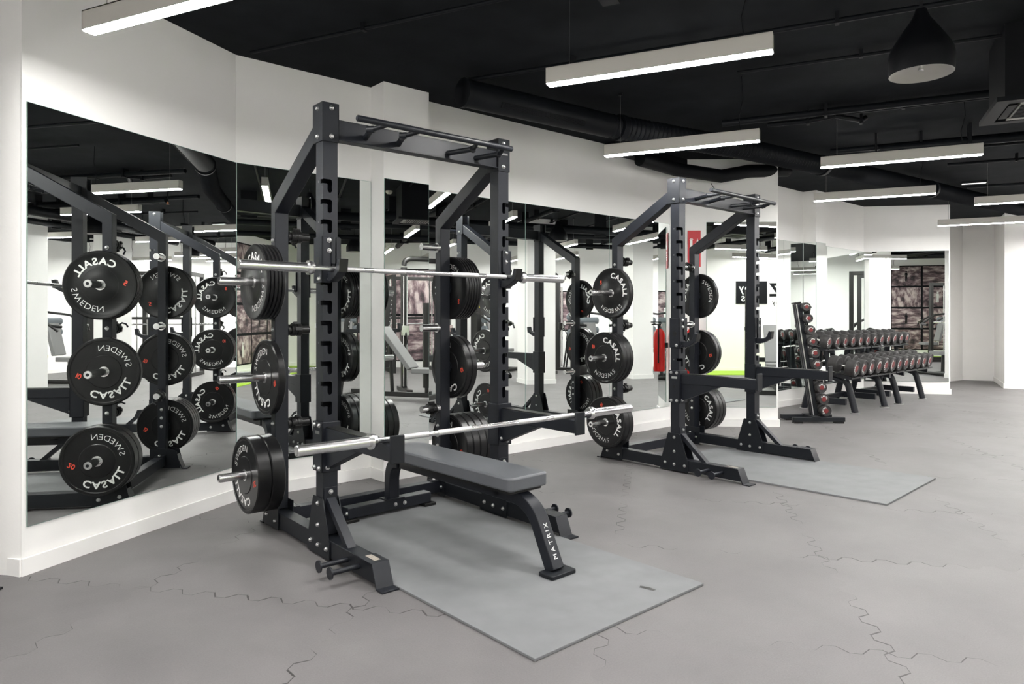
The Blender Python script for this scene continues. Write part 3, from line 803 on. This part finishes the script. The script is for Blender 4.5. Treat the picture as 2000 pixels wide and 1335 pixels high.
collar(R2, 0, 1.765, 1.0, 'black lock collar on the upper inner peg of the farther rack left side')
collar(R2, 0, 1.195, .2, 'black lock collar on the middle inner peg of the farther rack left side')
collar(R2, 0, .625, 1.7, 'black lock collar on the lower inner peg of the farther rack left side')
collar(R2, 1, 1.765, .5, 'black lock collar on the upper inner peg of the farther rack right side')

# ------------------------------------------------------------------ platforms
def platform(x0, x1, y0, y1, label, mark=False, rot=0):
    o = MB().box(0, x1-x0, 0, y1-y0, 0.0, .012).obj('platform_mat', M['mat'], None, .002, loc(x0, y0, 0) @ rz(rot))
    x1 -= x0; y0 = 0
    tag(o, label, 'floor mat', 'rubber platform mats in front of the racks')
    if mark:
        p = MB(); p.plan([(x1-.27, y0+.17), (x1-.255, y0+.10), (x1-.235, y0+.10), (x1-.235, y0+.14), (x1-.25, y0+.18)], .0121, .0124); k = p.obj('torn_patch', M['dgrey'], o)
platform(1.772, 2.878, 1.90, 4.05, 'grey rubber platform mat under the flat bench', True, math.radians(.6))
platform(5.02, 6.125, 1.90, 3.75, 'grey rubber platform mat in front of the empty farther rack', False, math.radians(3.0))

# ------------------------------------------------------------------ flat bench
bench = thing('flat_bench', 'dark grey padded flat bench standing inside the near rack', 'bench', loc(2.415, 3.2, .0125) @ rz(math.radians(1.0)) @ Matrix.Scale(1.05, 4, (0, 0, 1)))
def rounded(x0, x1, y0, y1, r, n=6):
    P = []
    for cx, cy, a in ((x1-r, y1-r, 0), (x0+r, y1-r, 90), (x0+r, y0+r, 180), (x1-r, y0+r, 270)):
        for i in range(n+1):
            t = math.radians(a+90*i/n); P.append((cx+r*math.cos(t), cy+r*math.sin(t)))
    return P
m_ = MB(); m_.plan(rounded(-.118, .157, -.545, .66, .035), .360, .428)
pad = m_.obj('pad', M['vinyl'], bench, .010)
m_ = MB(); m_.plan(rounded(-.10, .14, -.52, .64, .03), .345, .360); m_.obj('pad_board', M['plastic'], bench)
m_ = MB(); m_.box(-.03, .045, -.36, .60, .290, .345); m_.obj('spine_tube', M['rack'], bench, .004)
m_ = MB(); m_.box(-.07, .085, -.30, -.26, .33, .347); m_.box(-.07, .085, .30, .34, .33, .347); m_.obj('pad_bracket', M['rack_dark'], bench, .002)
def arc_pts(p0, ctrl, p1, n=12):
    p0, c_, p1 = Vector(p0), Vector(ctrl), Vector(p1); return [p0*(1-t)**2+c_*2*t*(1-t)+p1*t*t for t in [i/n for i in range(n+1)]]
xc = .008
leg = [(xc, -.30, .318)] + arc_pts((xc, -.42, .318), (xc, -.575, .318), (xc, -.63, .215), 12) + [(xc, -.735, .014)]
m_ = MB(); m_.sweep(leg, .076, .062, (1, 0, 0)); fl = m_.obj('front_leg', M['rack'], bench, .004)
m_ = MB(); m_.plan(rounded(xc-.085, xc+.085, -.80, -.70, .012), 0, .018); m_.obj('front_foot', M['rack_dark'], bench, .003)
leg = [(xc, .62, .318)] + [(xc, .63, .318)] + arc_pts((xc, .64, .318), (xc, .735, .318), (xc, .745, .20), 10) + [(xc, .745, .06)]
m_ = MB(); m_.sweep([Vector(p) for p in leg[1:]], .076, .062, (1, 0, 0)); m_.obj('rear_leg', M['rack'], bench, .004)
m_ = MB(); m_.box(-.33, .29, .705, .785, .018, .082); m_.obj('rear_foot_tube', M['rack'], bench, .004)
m_ = MB(); m_.box(-.06, .08, .700, .790, .082, .088); m_.obj('foot_cover', M['rack_dark'], bench, .001)
for x in (-.31, .27): MB().box(x-.045, x+.045, .68, .81, 0, .018).obj('rubber_foot', M['plastic'], bench, .003)
for x in (-.02, .05): bolt((x+.03, .705, .05), (0, -1, 0), bench)
bolt((-.33, .72, .05), (-1, 0, 0), bench)
# lettering up the front leg
dv = (Vector((xc, -.735, .014))-Vector((xc, -.63, .215))).normalized()     # down the leg
mid = Vector((xc, -.63, .215)).lerp(Vector((xc, -.735, .014)), .42)
nv = Vector((0, -1, 0)); nv = (nv-dv*nv.dot(dv)).normalized()
tx = -dv; ty = nv.cross(tx)
TT = Matrix(((tx.x, ty.x, nv.x, 0), (tx.y, ty.y, nv.y, 0), (tx.z, ty.z, nv.z, 0), (0, 0, 0, 1)))
m_ = MB(); text_flat(m_, 'MATRIX', .036, loc(*(mid+nv*.0318-ty*.012)) @ TT, off=.0, space=.32, wide=1.0)
m_.obj('lettering', M['white'], fl, smooth=False)

# ------------------------------------------------------------------ fire safety on the angled pier
fx = (D1-D0).to_3d().normalized(); fn = Vector((fx.y, -fx.x, 0))            # fn points into the room
DT = Matrix(((fx.x, -0.0, fn.x, 0), (fx.y, -0.0, fn.y, 0), (0, 1, 0, 0), (0, 0, 0, 1)))
def Dpt(s_, z, o_=0): return (D0.to_3d()+fx*s_+Vector((0, 0, z))+fn*o_)
TS = Matrix(((fx.x, 0, fn.x, 0), (fx.y, 0, fn.y, 0), (0, 1, 0, 0), (0, 0, 0, 1)))
def onD(s_, z, o_=0): p = Dpt(s_, z, o_); return loc(*p) @ TS
def fire_sign(T, w_, h_, label):
    o = thing('fire_sign', label, 'sign', T, None)
    MB().box(-w_/2, w_/2, -h_/2, h_/2, 0, .004).obj('panel', M['signred'], o, smooth=False)
    m_ = MB(); z = .0045
    m_._add([(-.05, .02, z), (-.02, .02, z), (-.02, .10, z), (-.05, .10, z)], [(0, 1, 2, 3)]); m_._add([(-.055, .105, z), (-.01, .105, z), (-.02, .115, z), (-.045, .115, z)], [(0, 1, 2, 3)])
    m_._add([(.01, .02, z), (.055, .02, z), (.06, .06, z), (.035, .12, z), (.025, .07, z), (.005, .06, z)], [(0, 1, 2, 3, 4, 5)])
    for k, wd in enumerate((.10, .08, .10, .06)): m_._add([(-wd/2, -.03-k*.028, z), (wd/2, -.03-k*.028, z), (wd/2, -.018-k*.028, z), (-wd/2, -.018-k*.028, z)], [(0, 1, 2, 3)])
    m_.obj('symbol', M['white'], o, smooth=False)
    return o
fire_sign(onD(.275, 2.06, .001), .15, .42, 'red fire extinguisher sign on the white strip of the angled pier behind the farther rack')
ex = thing('fire_extinguisher', 'red fire extinguisher hung on the angled pier under the red sign', 'fire extinguisher', onD(.22, .62, .10))
m_ = MB(); m_.lathe([(0, 0), (.062, 0), (.068, .01), (.068, .42), (.06, .465), (.035, .50), (.02, .51), (0, .51)], 32, rx(-PI/2)); m_.obj('cylinder', M['extred'], ex)
m_ = MB(); m_.lathe([(0, .50), (.018, .50), (.018, .55), (0, .55)], 16, rx(-PI/2)); m_.box(-.012, .012, .55, .565, -.02, .09); m_.box(-.012, .012, .58, .592, -.02, .10); m_.obj('valve', M['plastic'], ex)
m_ = MB(); m_.tube([(0, .54, .01), (-.06, .55, .02), (-.09, .46, .02), (-.085, .25, .02), (-.075, .10, .02)], .009, 10); m_.obj('hose', M['plastic'], ex)
m_ = MB(); m_.box(-.02, .02, .28, .34, -.10, -.06); m_.obj('bracket', M['rack_dark'], ex)

# ------------------------------------------------------------------ dumbbells
def dumbbell(T, label, group, R, L_, head, store, key):
    """axis along local Z, +Z end faces the room"""
    if key not in store:
        o = thing('dumbbell', label, 'dumbbell', T, group)
        for s in (1, -1):
            z0, z1 = L_/2-head, L_/2
            prof = [(0, z0), (R*.55, z0), (R*.93, z0+.006), (R, z0+.016), (R, z1-.012), (R*.94, z1-.003), (R*.90, z1), (R*.80, z1-.001), (R*.78, z1-.005), (0, z1-.005)]
            h = MB().lathe([(r, s*z) for r, z in prof], 32).obj('head', M['rubber_matt'], o)
            q = (lambda z: z*s)
            m_ = MB(); m_.lathe([(0, q(z1-.0048)), (R*.40, q(z1-.0042)), (R*.42, q(z1-.0048))], 24)
            m_.obj('red_badge', M['dred'], h)
            m_ = MB(); F = Matrix() if s > 0 else ry(PI)
            text_arc(m_, 'CASALL', R*.34, R*.47, -110, 0, off=.03, space=.10, wide=1.15, T=F @ loc(0, 0, z1-.0036))
            m_.obj('lettering', M['white'], h, smooth=False)
        MB().cyl((0, 0, -L_/2+head), (0, 0, L_/2-head), .016, 20).obj('handle', M['chrome'], o)
        store[key] = o
    else: copy_tree(store[key], T, label, group)
ST = {}
def dumbbell_rack(T, L_, label):
    """local x along the rack, y back to the wall; origin at the front left foot"""
    o = thing('dumbbell_rack', label, 'dumbbell rack', T, 'two tier dumbbell racks by the end wall')
    for x in (0, L_):
        xi = 1 if x == 0 else -1
        f_ = [(x, 0, .012), (x, .05, .30), (x, .10, .42), (x, .13, .52)]
        m_ = MB(); m_.tube([(x, -.02, .01), (x, .03, .22), (x, .07, .36), (x, .11, .43)], .042, 20); m_.obj('front_leg', M['rack'], o)
        m_ = MB(); m_.tube([(x, .67, .01), (x, .60, .30), (x, .52, .55), (x, .49, .80)], .042, 20); m_.obj('rear_leg', M['rack'], o)
        m_ = MB(); m_.tube([(x, .10, .40), (x, .33, .46), (x, .36, .80)], .032, 16); m_.obj('inner_strut', M['rack'], o)
        for y in (-.02, .67): MB().cyl((x, y, 0), (x, y, .012), .062, 24).obj('foot_disc', M['bolt'], o)
        m_ = MB(); m_.box(x-.03, x+.03, .10, .58, .10, .18); m_.obj('side_rail', M['rack'], o, .004)
        for z, y0, y1 in ((.470, -.09, .36), (.822, .25, .56)):
            m_ = MB(); m_.side([(y0, z), (y1, z+.075), (y1, z+.015), (y0, z-.055)], x-.02, x+.02); m_.obj('shelf_arm', M['rack'], o, .003)
    m_ = MB(); m_.box(0, L_, .53, .59, .11, .17); m_.obj('long_rail', M['rack'], o, .004)
    for z, y0 in ((.485, -.06), (.835, .28)):
        for dy, dz in ((0, 0), (.19, .040)):
            m_ = MB(); m_.box(-.24, L_+.24, y0+dy-.02, y0+dy+.02, z+dz-.02, z+dz+.004); m_.obj('shelf_rail', M['rack'], o, .003)
        # saddles
        for k in range(6):
            x = -.24+.24/2+ (L_+.48-.24)*k/5
            m_ = MB(); m_.side([(y0-.03, z+.004), (y0+.24, z+.055), (y0+.24, z+.045), (y0-.03, z-.006)], x-.05, x+.05); m_.obj('saddle', M['plastic'], o, .002)
    return o
DR1 = loc(9.44, 3.985, 0); DR2 = loc(10.93, 3.995, 0)
dumbbell_rack(DR1, .96, 'grey two tier dumbbell rack, the one nearer the small mirrored pier')
dumbbell_rack(DR2, .93, 'grey two tier dumbbell rack, the one nearer the photograph mirror')
tilt = math.atan2(.05, .25)
numw = ['12', '14', '16', '18', '20', '22', '24', '26', '28', '30', '32', '34']
def ordw(k): return ['first', 'second', 'third', 'fourth', 'fifth', 'sixth', 'seventh', 'eighth', 'ninth', 'tenth', 'eleventh', 'twelfth'][k]
for tier, (z, y, R, L_, hd, x0, x1) in enumerate(((.637, 4.01, .105, .345, .125, 9.20, 11.80), (.964, 4.35, .088, .31, .105, 9.22, 11.90))):
    for k in range(12):
        x = x0+(x1-x0)*k/11
        T = loc(x, y, z) @ rx(PI/2+tilt) @ rz(random.uniform(-.9, .9)+ .6)
        dumbbell(T, f'black rubber dumbbell, {ordw(k)} from the dumbbell tree along the {"lower" if tier == 0 else "upper"} tier',
                 f'dumbbells on the {"lower" if tier == 0 else "upper"} tier of the racks', R, L_, hd, ST, tier)

# dumbbell tree (leaning post with saddles)
TX = Vector((.7532, -.6579, 0)); TY = Vector((.6579, .7532, 0))
base = Vector((8.33, 4.02, 0))
TT = Matrix(((TX.x, TY.x, 0, base.x), (TX.y, TY.y, 0, base.y), (0, 0, 1, 0), (0, 0, 0, 1)))   # local x to the viewer's right, y away
tree = thing('dumbbell_tree', 'narrow leaning black dumbbell tree between the farther rack and the dumbbell racks', 'dumbbell rack', TT)
for y in (-.13, .13):
    m_ = MB(); m_.box(-.32 if y > 0 else -.28, .30 if y > 0 else .34, y-.03, y+.03, .02, .07); m_.obj('base_rail', M['rack_dark'], tree, .004)
    for x in (-.22, .27): MB().box(x-.05, x+.05, y-.035, y+.035, 0, .02).obj('rubber_foot', M['plastic'], tree)
m_ = MB(); m_.box(-.05, .05, -.16, .16, .05, .08); m_.obj('cross_rail', M['rack_dark'], tree, .003)
for dy in (-.026, .026):
    m_ = MB(); m_.sweep([(.035, dy, .06), (-.175, dy, 1.42)], .040, .075, (0, 1, 0)); m_.obj('post', M['rack_dark'], tree, .004)
m_ = MB(); m_.sweep([(.012, -.048, .06), (-.198, -.048, 1.42)], .004, .012, (0, 1, 0)); m_.obj('post_trim', M['bolt'], tree)
m_ = MB(); m_.sweep([(-.180, 0, 1.425), (-.184, 0, 1.445)], .10, .085, (0, 1, 0)); m_.obj('top_cap', M['plastic'], tree, .004)
for k in range(10):
    z = .12+k*.1400; t = (z-.06)/1.36; x = .035-.21*t; xd = .135-.25*t
    R = .068-.0019*k
    m_ = MB(); m_.box(x+.01, xd+.035, -.045, .045, z-.048, z-.032); m_.obj('saddle', M['plastic'], tree, .003)
    Td = TT @ loc(xd, 0, z-.030+R-.012) @ rx(PI/2) @ rz(random.uniform(-1, 1))
    dumbbell(Td, f'small black dumbbell with red end badge on the dumbbell tree, {ordw(k)} from the floor', 'small dumbbells on the tree', R, .27, .085, ST, ('t', k))
# ------------------------------------------------------------------ side wall seen in the mirrors
ws = (W1b-W1a).to_3d().normalized(); wn_ = Vector((-ws.y, ws.x, 0))
if wn_.dot(Vector((0, 5, 0))-W1a.to_3d()) < 0: wn_ = -wn_
wx = ws if ws.cross(Vector((0, 0, 1))).dot(wn_) > 0 else -ws          # reading direction (right) when looking at the wall
def onW(t, z, o_=0):
    p = Vector((2.9, -2.4-.334, 0))  # re-based below
    b = Vector((2.9, -2.4, 0)); b = b-wn_*((b-W1a.to_3d()).dot(wn_)); q = b+ws*t+Vector((0, 0, z))+wn_*o_
    return Matrix(((wx.x, 0, wn_.x, q.x), (wx.y, 0, wn_.y, q.y), (0, 1, 0, q.z), (0, 0, 0, 1)))
sg = thing('wall_sign', 'black wall sign with white letters on the side wall, seen in the angled pier mirror', 'sign', onW(1.10, 1.82, .002))
MB().box(-.36, .36, -.26, .26, 0, .012).obj('panel', M['black'], sg, smooth=False)
for wd_, y_ in (('by', .02), ('is', -.20)):
    m_ = MB(); text_flat(m_, wd_, .26, loc(.17, y_, .0125), off=.01); m_.obj('lettering', M['white'], sg, smooth=False)
lt = thing('wall_lettering', 'black Z and small word by painted on the white side wall beside the black sign', 'lettering', onW(1.66, 1.74, .002))
for wd_, y_, s_ in (('Z', 0, .42), ('by', -.20, .17)):
    m_ = MB(); text_flat(m_, wd_, s_, loc(0, y_, 0), off=.03 if s_ > .3 else 0); m_.obj('letters', M['black'], lt, smooth=False)
tf = MB(); a = W1a.to_3d()+wn_*.02; b = W1b.to_3d()+wn_*.02
tf.plan([tuple(a.xy), tuple(b.xy), tuple((b+wn_*1.1).xy), tuple((a+wn_*1.1).xy)], 0, .012)
tag(tf.obj('turf_strip', M['turf']), 'lime green turf strip along the side wall, seen in the angled mirrors', 'turf')

# photo mural panels: generic sepia pictures
def picture_mat(i, kind):
    m = bpy.data.materials.new('mural_picture'); m.use_nodes = True
    nt = m.node_tree; b = nt.nodes['Principled BSDF']; b.inputs['Roughness'].default_value = .5
    tc = nt.nodes.new('ShaderNodeTexCoord'); mp = nt.nodes.new('ShaderNodeMapping')
    mp.inputs['Location'].default_value = (i*3.1, i*1.7, 0); mp.inputs['Scale'].default_value = ((1.5, 5, 1) if kind == 0 else (2.2, 2.6, 1) if kind == 1 else (4, 1.5, 1))
    nt.links.new(tc.outputs['Generated'], mp.inputs[0])
    n = nt.nodes.new('ShaderNodeTexNoise'); n.inputs['Scale'].default_value = 1.6; n.inputs['Detail'].default_value = 7; n.inputs['Roughness'].default_value = .62
    nt.links.new(mp.outputs[0], n.inputs['Vector'])
    cr = nt.nodes.new('ShaderNodeValToRGB'); e = cr.color_ramp.elements
    e[0].position = .36; e[0].color = (.030, .022, .026, 1); e[1].position = .62; e[1].color = (.66, .55, .54, 1)
    x = e.new(.48); x.color = (.20, .13, .145, 1)
    nt.links.new(n.outputs['Fac'], cr.inputs[0]); nt.links.new(cr.outputs[0], b.inputs['Base Color'])
    return m
PM = [picture_mat(i, i % 3) for i in range(6)]
def mural(T, cols, rows, cw, chh, label, pg=.03):
    o = thing('photo_mural', label, 'mural', T)
    MB().box(0, cols*cw, 0, rows*chh, 0, .006).obj('backing', M['black'], o, smooth=False)
    k = 0
    for c_ in range(cols):
        for r in range(rows):
            MB().box(c_*cw+pg, (c_+1)*cw-pg, r*chh+pg, (r+1)*chh-pg, .006, .009).obj('picture', PM[(k*7+r) % 6], o, smooth=False); k += 1
            # silhouettes of people and skyline, flat print
            if (c_+r) % 2 == 0:
                m_ = MB(); cx, cy = c_*cw+cw*.5, r*chh+chh*.25; z = .0093
                m_._add([(cx-.03, cy, z), (cx-.005, cy, z), (cx, cy+.12, z), (cx+.01, cy, z), (cx+.035, cy, z), (cx+.03, cy+.22, z), (cx+.06, cy+.14, z), (cx+.035, cy+.27, z), (cx-.03, cy+.27, z), (cx-.055, cy+.14, z), (cx-.03, cy+.22, z)], [tuple(range(11))])
                m_.cyl((cx, cy+.305, z), (cx, cy+.305, z+.0004), .028, 14); m_.obj('figure_print', M['black'] if r % 2 else M['white'], o, smooth=False)
    return o
mur_T = onW(6.50, .2, .002) if wx.dot(ws) < 0 else onW(3.80, .2, .002)
mural(mur_T, 3, 4, .90, .67, 'wall of sepia sport photographs in a black grid, seen in the end mirror')
fa, fb = Vector((13.4, -1.75, 0)), Vector((7.38, -7.41, 0)); fs_ = (fb-fa).normalized(); fnn = Vector((-fs_.y, fs_.x, 0))
if fnn.dot(Vector((5, 3, 0))-fa) < 0: fnn = -fnn
fxx = fs_ if fs_.cross(Vector((0, 0, 1))).dot(fnn) > 0 else -fs_
def onF(t, z, o_=.002):
    q = fa+fs_*t+Vector((0, 0, z))+fnn*o_
    return Matrix(((fxx.x, 0, fnn.x, q.x), (fxx.y, 0, fnn.y, q.y), (0, 1, 0, q.z), (0, 0, 0, 1)))
mural(onF(6.4 if fxx.dot(fs_) < 0 else 4.3, .15), 2, 2, 1.05, 1.15, 'large sepia photographs behind the machines, seen in the narrow pier mirror')
mural(onF(1.9 if fxx.dot(fs_) < 0 else .5, .9), 2, 1, .7, 1.0, 'pair of tall sepia photographs on the back wall by the columns, seen in reflection')

# ------------------------------------------------------------------ machines seen in the mirrors
def machine_tower(x, y, rot, label, yellow=True, h=1.75):
    o = thing('weight_machine', label, 'exercise machine', loc(x, y, 0) @ rz(rot), 'exercise machines across the room')
    m_ = MB(); m_.plan(rounded(-.17, .17, -.10, .10, .04), 0, h); m_.obj('tower_shroud', M['dgrey'], o)
    m_ = MB(); m_.box(-.012, .012, -.104, -.098, .25, h-.45); m_.obj('slot', M['plastic'], o)
    m_ = MB()
    for k in range(12): m_.box(-.09, .09, -.125, -.10, .30+k*.055, .345+k*.055)
    m_.obj('weight_stack', M['plastic'], o)
    m_ = MB(); m_.plan(rounded(-.10, .10, -.118, -.10, .008), h-.28, h-.18); m_.obj('badge', M['yellow'] if yellow else M['pad'], o)
    m_ = MB(); m_.tube([(-.1, 0, .05), (-.1, -1.0, .05)], .04, 12); m_.tube([(-.45, -1.0, .05), (.35, -1.0, .05)], .04, 12); m_.obj('base_frame', M['dgrey'], o)
    m_ = MB(); m_.plan(rounded(-.22, .12, -.90, -.48, .06), .44, .52); m_.obj('seat_pad', M['pad'], o, .01)
    m_ = MB(); m_.sweep([(-.05, -.45, .55), (-.05, -.30, 1.15)], .30, .07, (1, 0, 0)); m_.obj('back_pad', M['pad'], o, .01)
    m_ = MB(); m_.tube([(-.05, -.68, .05), (-.05, -.66, .44)], .035, 12); m_.obj('seat_post', M['dgrey'], o)
    for s in (-1, 1):
        m_ = MB(); m_.tube([(s*.20, -.1, 1.35), (s*.45, -.35, 1.30), (s*.48, -.70, 1.10), (s*.40, -.78, 1.0)], .022, 12); m_.obj('lever_arm', M['dgrey'], o)
        m_ = MB(); m_.tube([(s*.48, -.70, 1.10), (s*.28, -.75, 1.08)], .028, 12); m_.obj('hand_grip', M['plastic'], o)
        if yellow:
            m_ = MB(); m_.lathe([(0, 0), (.03, 0), (.03, .05), (0, .05)], 14, loc(s*.12, -.14, .62+s*.12)); m_.obj('adjust_knob', M['yellow'], o)
    m_ = MB(); m_.cyl((-.28, -.28, 1.18), (.18, -.28, 1.18), .07, 20); m_.cyl((-.28, -.28, .98), (.18, -.28, .98), .07, 20); m_.obj('roller_pad', M['greyblue'], o)
    return o
def cable_machine(x, y, rot, label, h=2.25, wd=1.0):
    o = thing('cable_machine', label, 'exercise machine', loc(x, y, 0) @ rz(rot), 'exercise machines across the room')
    for s in (-1, 1):
        m_ = MB(); m_.sweep([(s*wd/2, 0, 0), (s*wd/2, 0, h-.15)], .09, .12, (1, 0, 0)); m_.obj('column', M['dgrey'], o, .005)
        m_ = MB(); m_.box(s*wd/2-.05, s*wd/2+.05, -.45, .35, 0, .07); m_.obj('foot', M['dgrey'], o, .005)
        for k in (-.03, .03): 
            m_ = MB(); m_.cyl((s*wd/2+k, -.11, .1), (s*wd/2+k, -.11, h-.3), .010, 10); m_.obj('guide_rod', M['chrome'], o)
        m_ = MB(); m_.box(s*wd/2-.06, s*wd/2+.06, -.16, -.06, .95, 1.12); m_.obj('pulley_carriage', M['chrome'], o, .004)
        m_ = MB(); m_.tube([(s*wd/2, -.16, 1.0), (s*wd/2, -.25, .85), (s*wd/2+.05, -.25, .72)], .012, 8); m_.obj('cable_handle', M['plastic'], o)
    m_ = MB(); m_.tube([(-wd/2, 0, h-.15)]+[tuple(v) for v in arc_pts((-wd/2, 0, h-.12), (-wd/2, 0, h), (-wd/2+.15, 0, h), 6)]+[tuple(v) for v in arc_pts((wd/2-.15, 0, h), (wd/2, 0, h), (wd/2, 0, h-.12), 6)], .045, 14); m_.obj('arch', M['dgrey'], o)
    m_ = MB(); m_.plan(rounded(-.16, .16, -.06, .10, .05), .05, 1.5); m_.obj('stack_shroud', M['dgrey'], o)
    return o
def incline_bench(x, y, rot, label):
    o = thing('incline_press_bench', label, 'bench', loc(x, y, 0) @ rz(rot), 'exercise machines across the room')
    m_ = MB(); m_.box(-.03, .03, -.7, .7, .05, .12); m_.box(-.45, .45, .62, .70, 0, .07); m_.box(-.3, .3, -.75, -.67, 0, .07); m_.obj('base_frame', M['dgrey'], o, .004)
    for s in (-1, 1):
        p = [(s*.42, .66, .05), (s*.42, .45, 1.75)]
        m_ = MB(); m_.sweep(p, .06, .07, (1, 0, 0)); u = m_.obj('post', M['dgrey'], o, .003)
        m_ = MB()
        for k in range(16):
            q = Vector(p[0]).lerp(Vector(p[1]), .35+k*.04); m_.cyl((q.x, q.y-.04, q.z), (q.x, q.y-.034, q.z), .011, 10)
        m_.obj('post_holes', M['bolt'], u)
        m_ = MB(); m_.box(s*.42-.04, s*.42+.04, .30, .52, 1.02, 1.08); m_.box(s*.42-.04, s*.42+.04, .28, .32, 1.05, 1.16); m_.obj('bar_hook', M['rack_dark'], o, .003)
    m_ = MB(); m_.box(-.45, .45, .60, .66, .45, .53); m_.obj('cross_tube', M['dgrey'], o, .004)
    m_ = MB(); m_.sweep([(0, -.15, .48), (0, .35, 1.10)], .30, .07, (1, 0, 0)); m_.obj('back_pad', M['pad'], o, .01)
    m_ = MB(); m_.plan(rounded(-.16, .16, -.58, -.18, .04), .42, .49); m_.obj('seat_pad', M['pad'], o, .008)
    m_ = MB(); m_.tube([(0, -.38, .1), (0, -.38, .43)], .03, 10); m_.tube([(0, .2, .1), (0, .25, .93)], .03, 10); m_.obj('support', M['dgrey'], o)
    b = MB(); b.cyl((-.95, .29, 1.13), (.95, .29, 1.13), .014, 12); b.cyl((-.95, .29, 1.13), (-.6, .29, 1.13), .025, 16); b.cyl((.6, .29, 1.13), (.95, .29, 1.13), .025, 16)
    return o
def ball_rack(x, y, rot, label):
    o = thing('ball_rack', label, 'ball rack', loc(x, y, 0) @ rz(rot))
    for s in (-.28, .28):
        m_ = MB(); m_.tube([(s, -.18, .02), (s, 0, 1.35)], .022, 10); m_.tube([(s, .18, .02), (s, 0, 1.35)], .022, 10); m_.obj('upright', M['dgrey'], o)
    for z in (.35, .75, 1.15):
        m_ = MB(); m_.tube([(-.28, -.09, z), (.28, -.09, z)], .012, 8); m_.tube([(-.28, .09, z), (.28, .09, z)], .012, 8); m_.obj('shelf_rail', M['dgrey'], o)
    i = 0
    for z in (.35, .75, 1.15):
        for s in (-.15, .15):
            i += 1; b = MB(); R = .125; n = 14
            b.lathe([(R*math.sin(PI*k/n), -R*math.cos(PI*k/n)) for k in range(n+1)], 24, loc(x, y, z+.098) @ rz(rot) @ loc(s, 0, 0))
            tag(b.obj('medicine_ball', M['greyblue']), f'grey blue medicine ball on the {["bottom","middle","top"][int(z > .5)+int(z > .9)]} shelf of the ball rack, {"left" if s < 0 else "right"} one', 'ball', 'medicine balls on the ball rack')
def stack_rack(x, y, rot, label):
    """tall open frame, like a smith machine"""
    o = thing('smith_machine', label, 'exercise machine', loc(x, y, 0) @ rz(rot), 'exercise machines across the room')
    for sx in (-.6, .6):
        for sy in (-.4, .4):
            m_ = MB(); m_.box(sx-.04, sx+.04, sy-.04, sy+.04, 0, 2.2); m_.obj('post', M['dgrey'], o, .003)
        m_ = MB(); m_.box(sx-.04, sx+.04, -.4, .4, 2.12, 2.2); m_.box(sx-.04, sx+.04, -.4, .4, 0.0, .08); m_.obj('side_beam', M['dgrey'], o, .003)
        m_ = MB(); m_.cyl((sx, 0, .08), (sx, 0, 2.12), .015, 12); m_.obj('guide_rod', M['chrome'], o)
    m_ = MB(); m_.box(-.6, .6, .36, .44, 2.12, 2.2); m_.box(-.6, .6, .36, .44, 1.2, 1.26); m_.obj('cross_beam', M['dgrey'], o, .003)
    m_ = MB(); m_.cyl((-1.0, 0, 1.1), (1.0, 0, 1.1), .016, 14); m_.cyl((-1.0, 0, 1.1), (-.65, 0, 1.1), .025, 16); m_.cyl((.65, 0, 1.1), (1.0, 0, 1.1), .025, 16); m_.obj('bar', M['satin'], o)
incline_bench(5.8, .33, math.radians(150), 'incline press bench with holed posts, reflected in the narrow pier mirror')
cable_machine(6.9, -.5, math.radians(200), 'cable machine with rounded arch, reflected in the narrow pier mirror')
machine_tower(10.95, -.50, math.radians(195), 'weight machine with yellow badge and grey blue rollers, reflected in the turned mirror')
machine_tower(10.4, -3.3, math.radians(160), 'weight machine with yellow knobs behind the columns, reflected past the near rack')
machine_tower(12.6, -.2, math.radians(100), 'weight machine with yellow knobs beside the second column')
cable_machine(11.2, -1.7, math.radians(160), 'cable machine with chrome guide rods beside the white column')
stack_rack(9.0, -4.2, math.radians(200), 'open frame lifting machine far back, reflected behind the near rack')
machine_tower(8.1, -5.5, math.radians(215), 'weight machine standing before the far back corner', yellow=False)
ball_rack(12.2, -1.9, math.radians(130), 'ball rack with grey blue medicine balls in the back corner')
stack_rack(12.6, 1.3, math.radians(95), 'open frame lifting machine past the second column')

# foot of another machine at the left frame edge
o = thing('machine_foot', 'grey metal foot of another machine cut off at the left frame edge', 'machine foot', loc(.30, 4.06, 0) @ rz(math.radians(41)))
MB().box(-.35, .015, -.04, .04, .012, .06).obj('foot_tube', M['rack'], o, .003)
MB().box(-.06, .045, -.05, .05, 0, .012).obj('foot_plate', M['rack_dark'], o, .002)
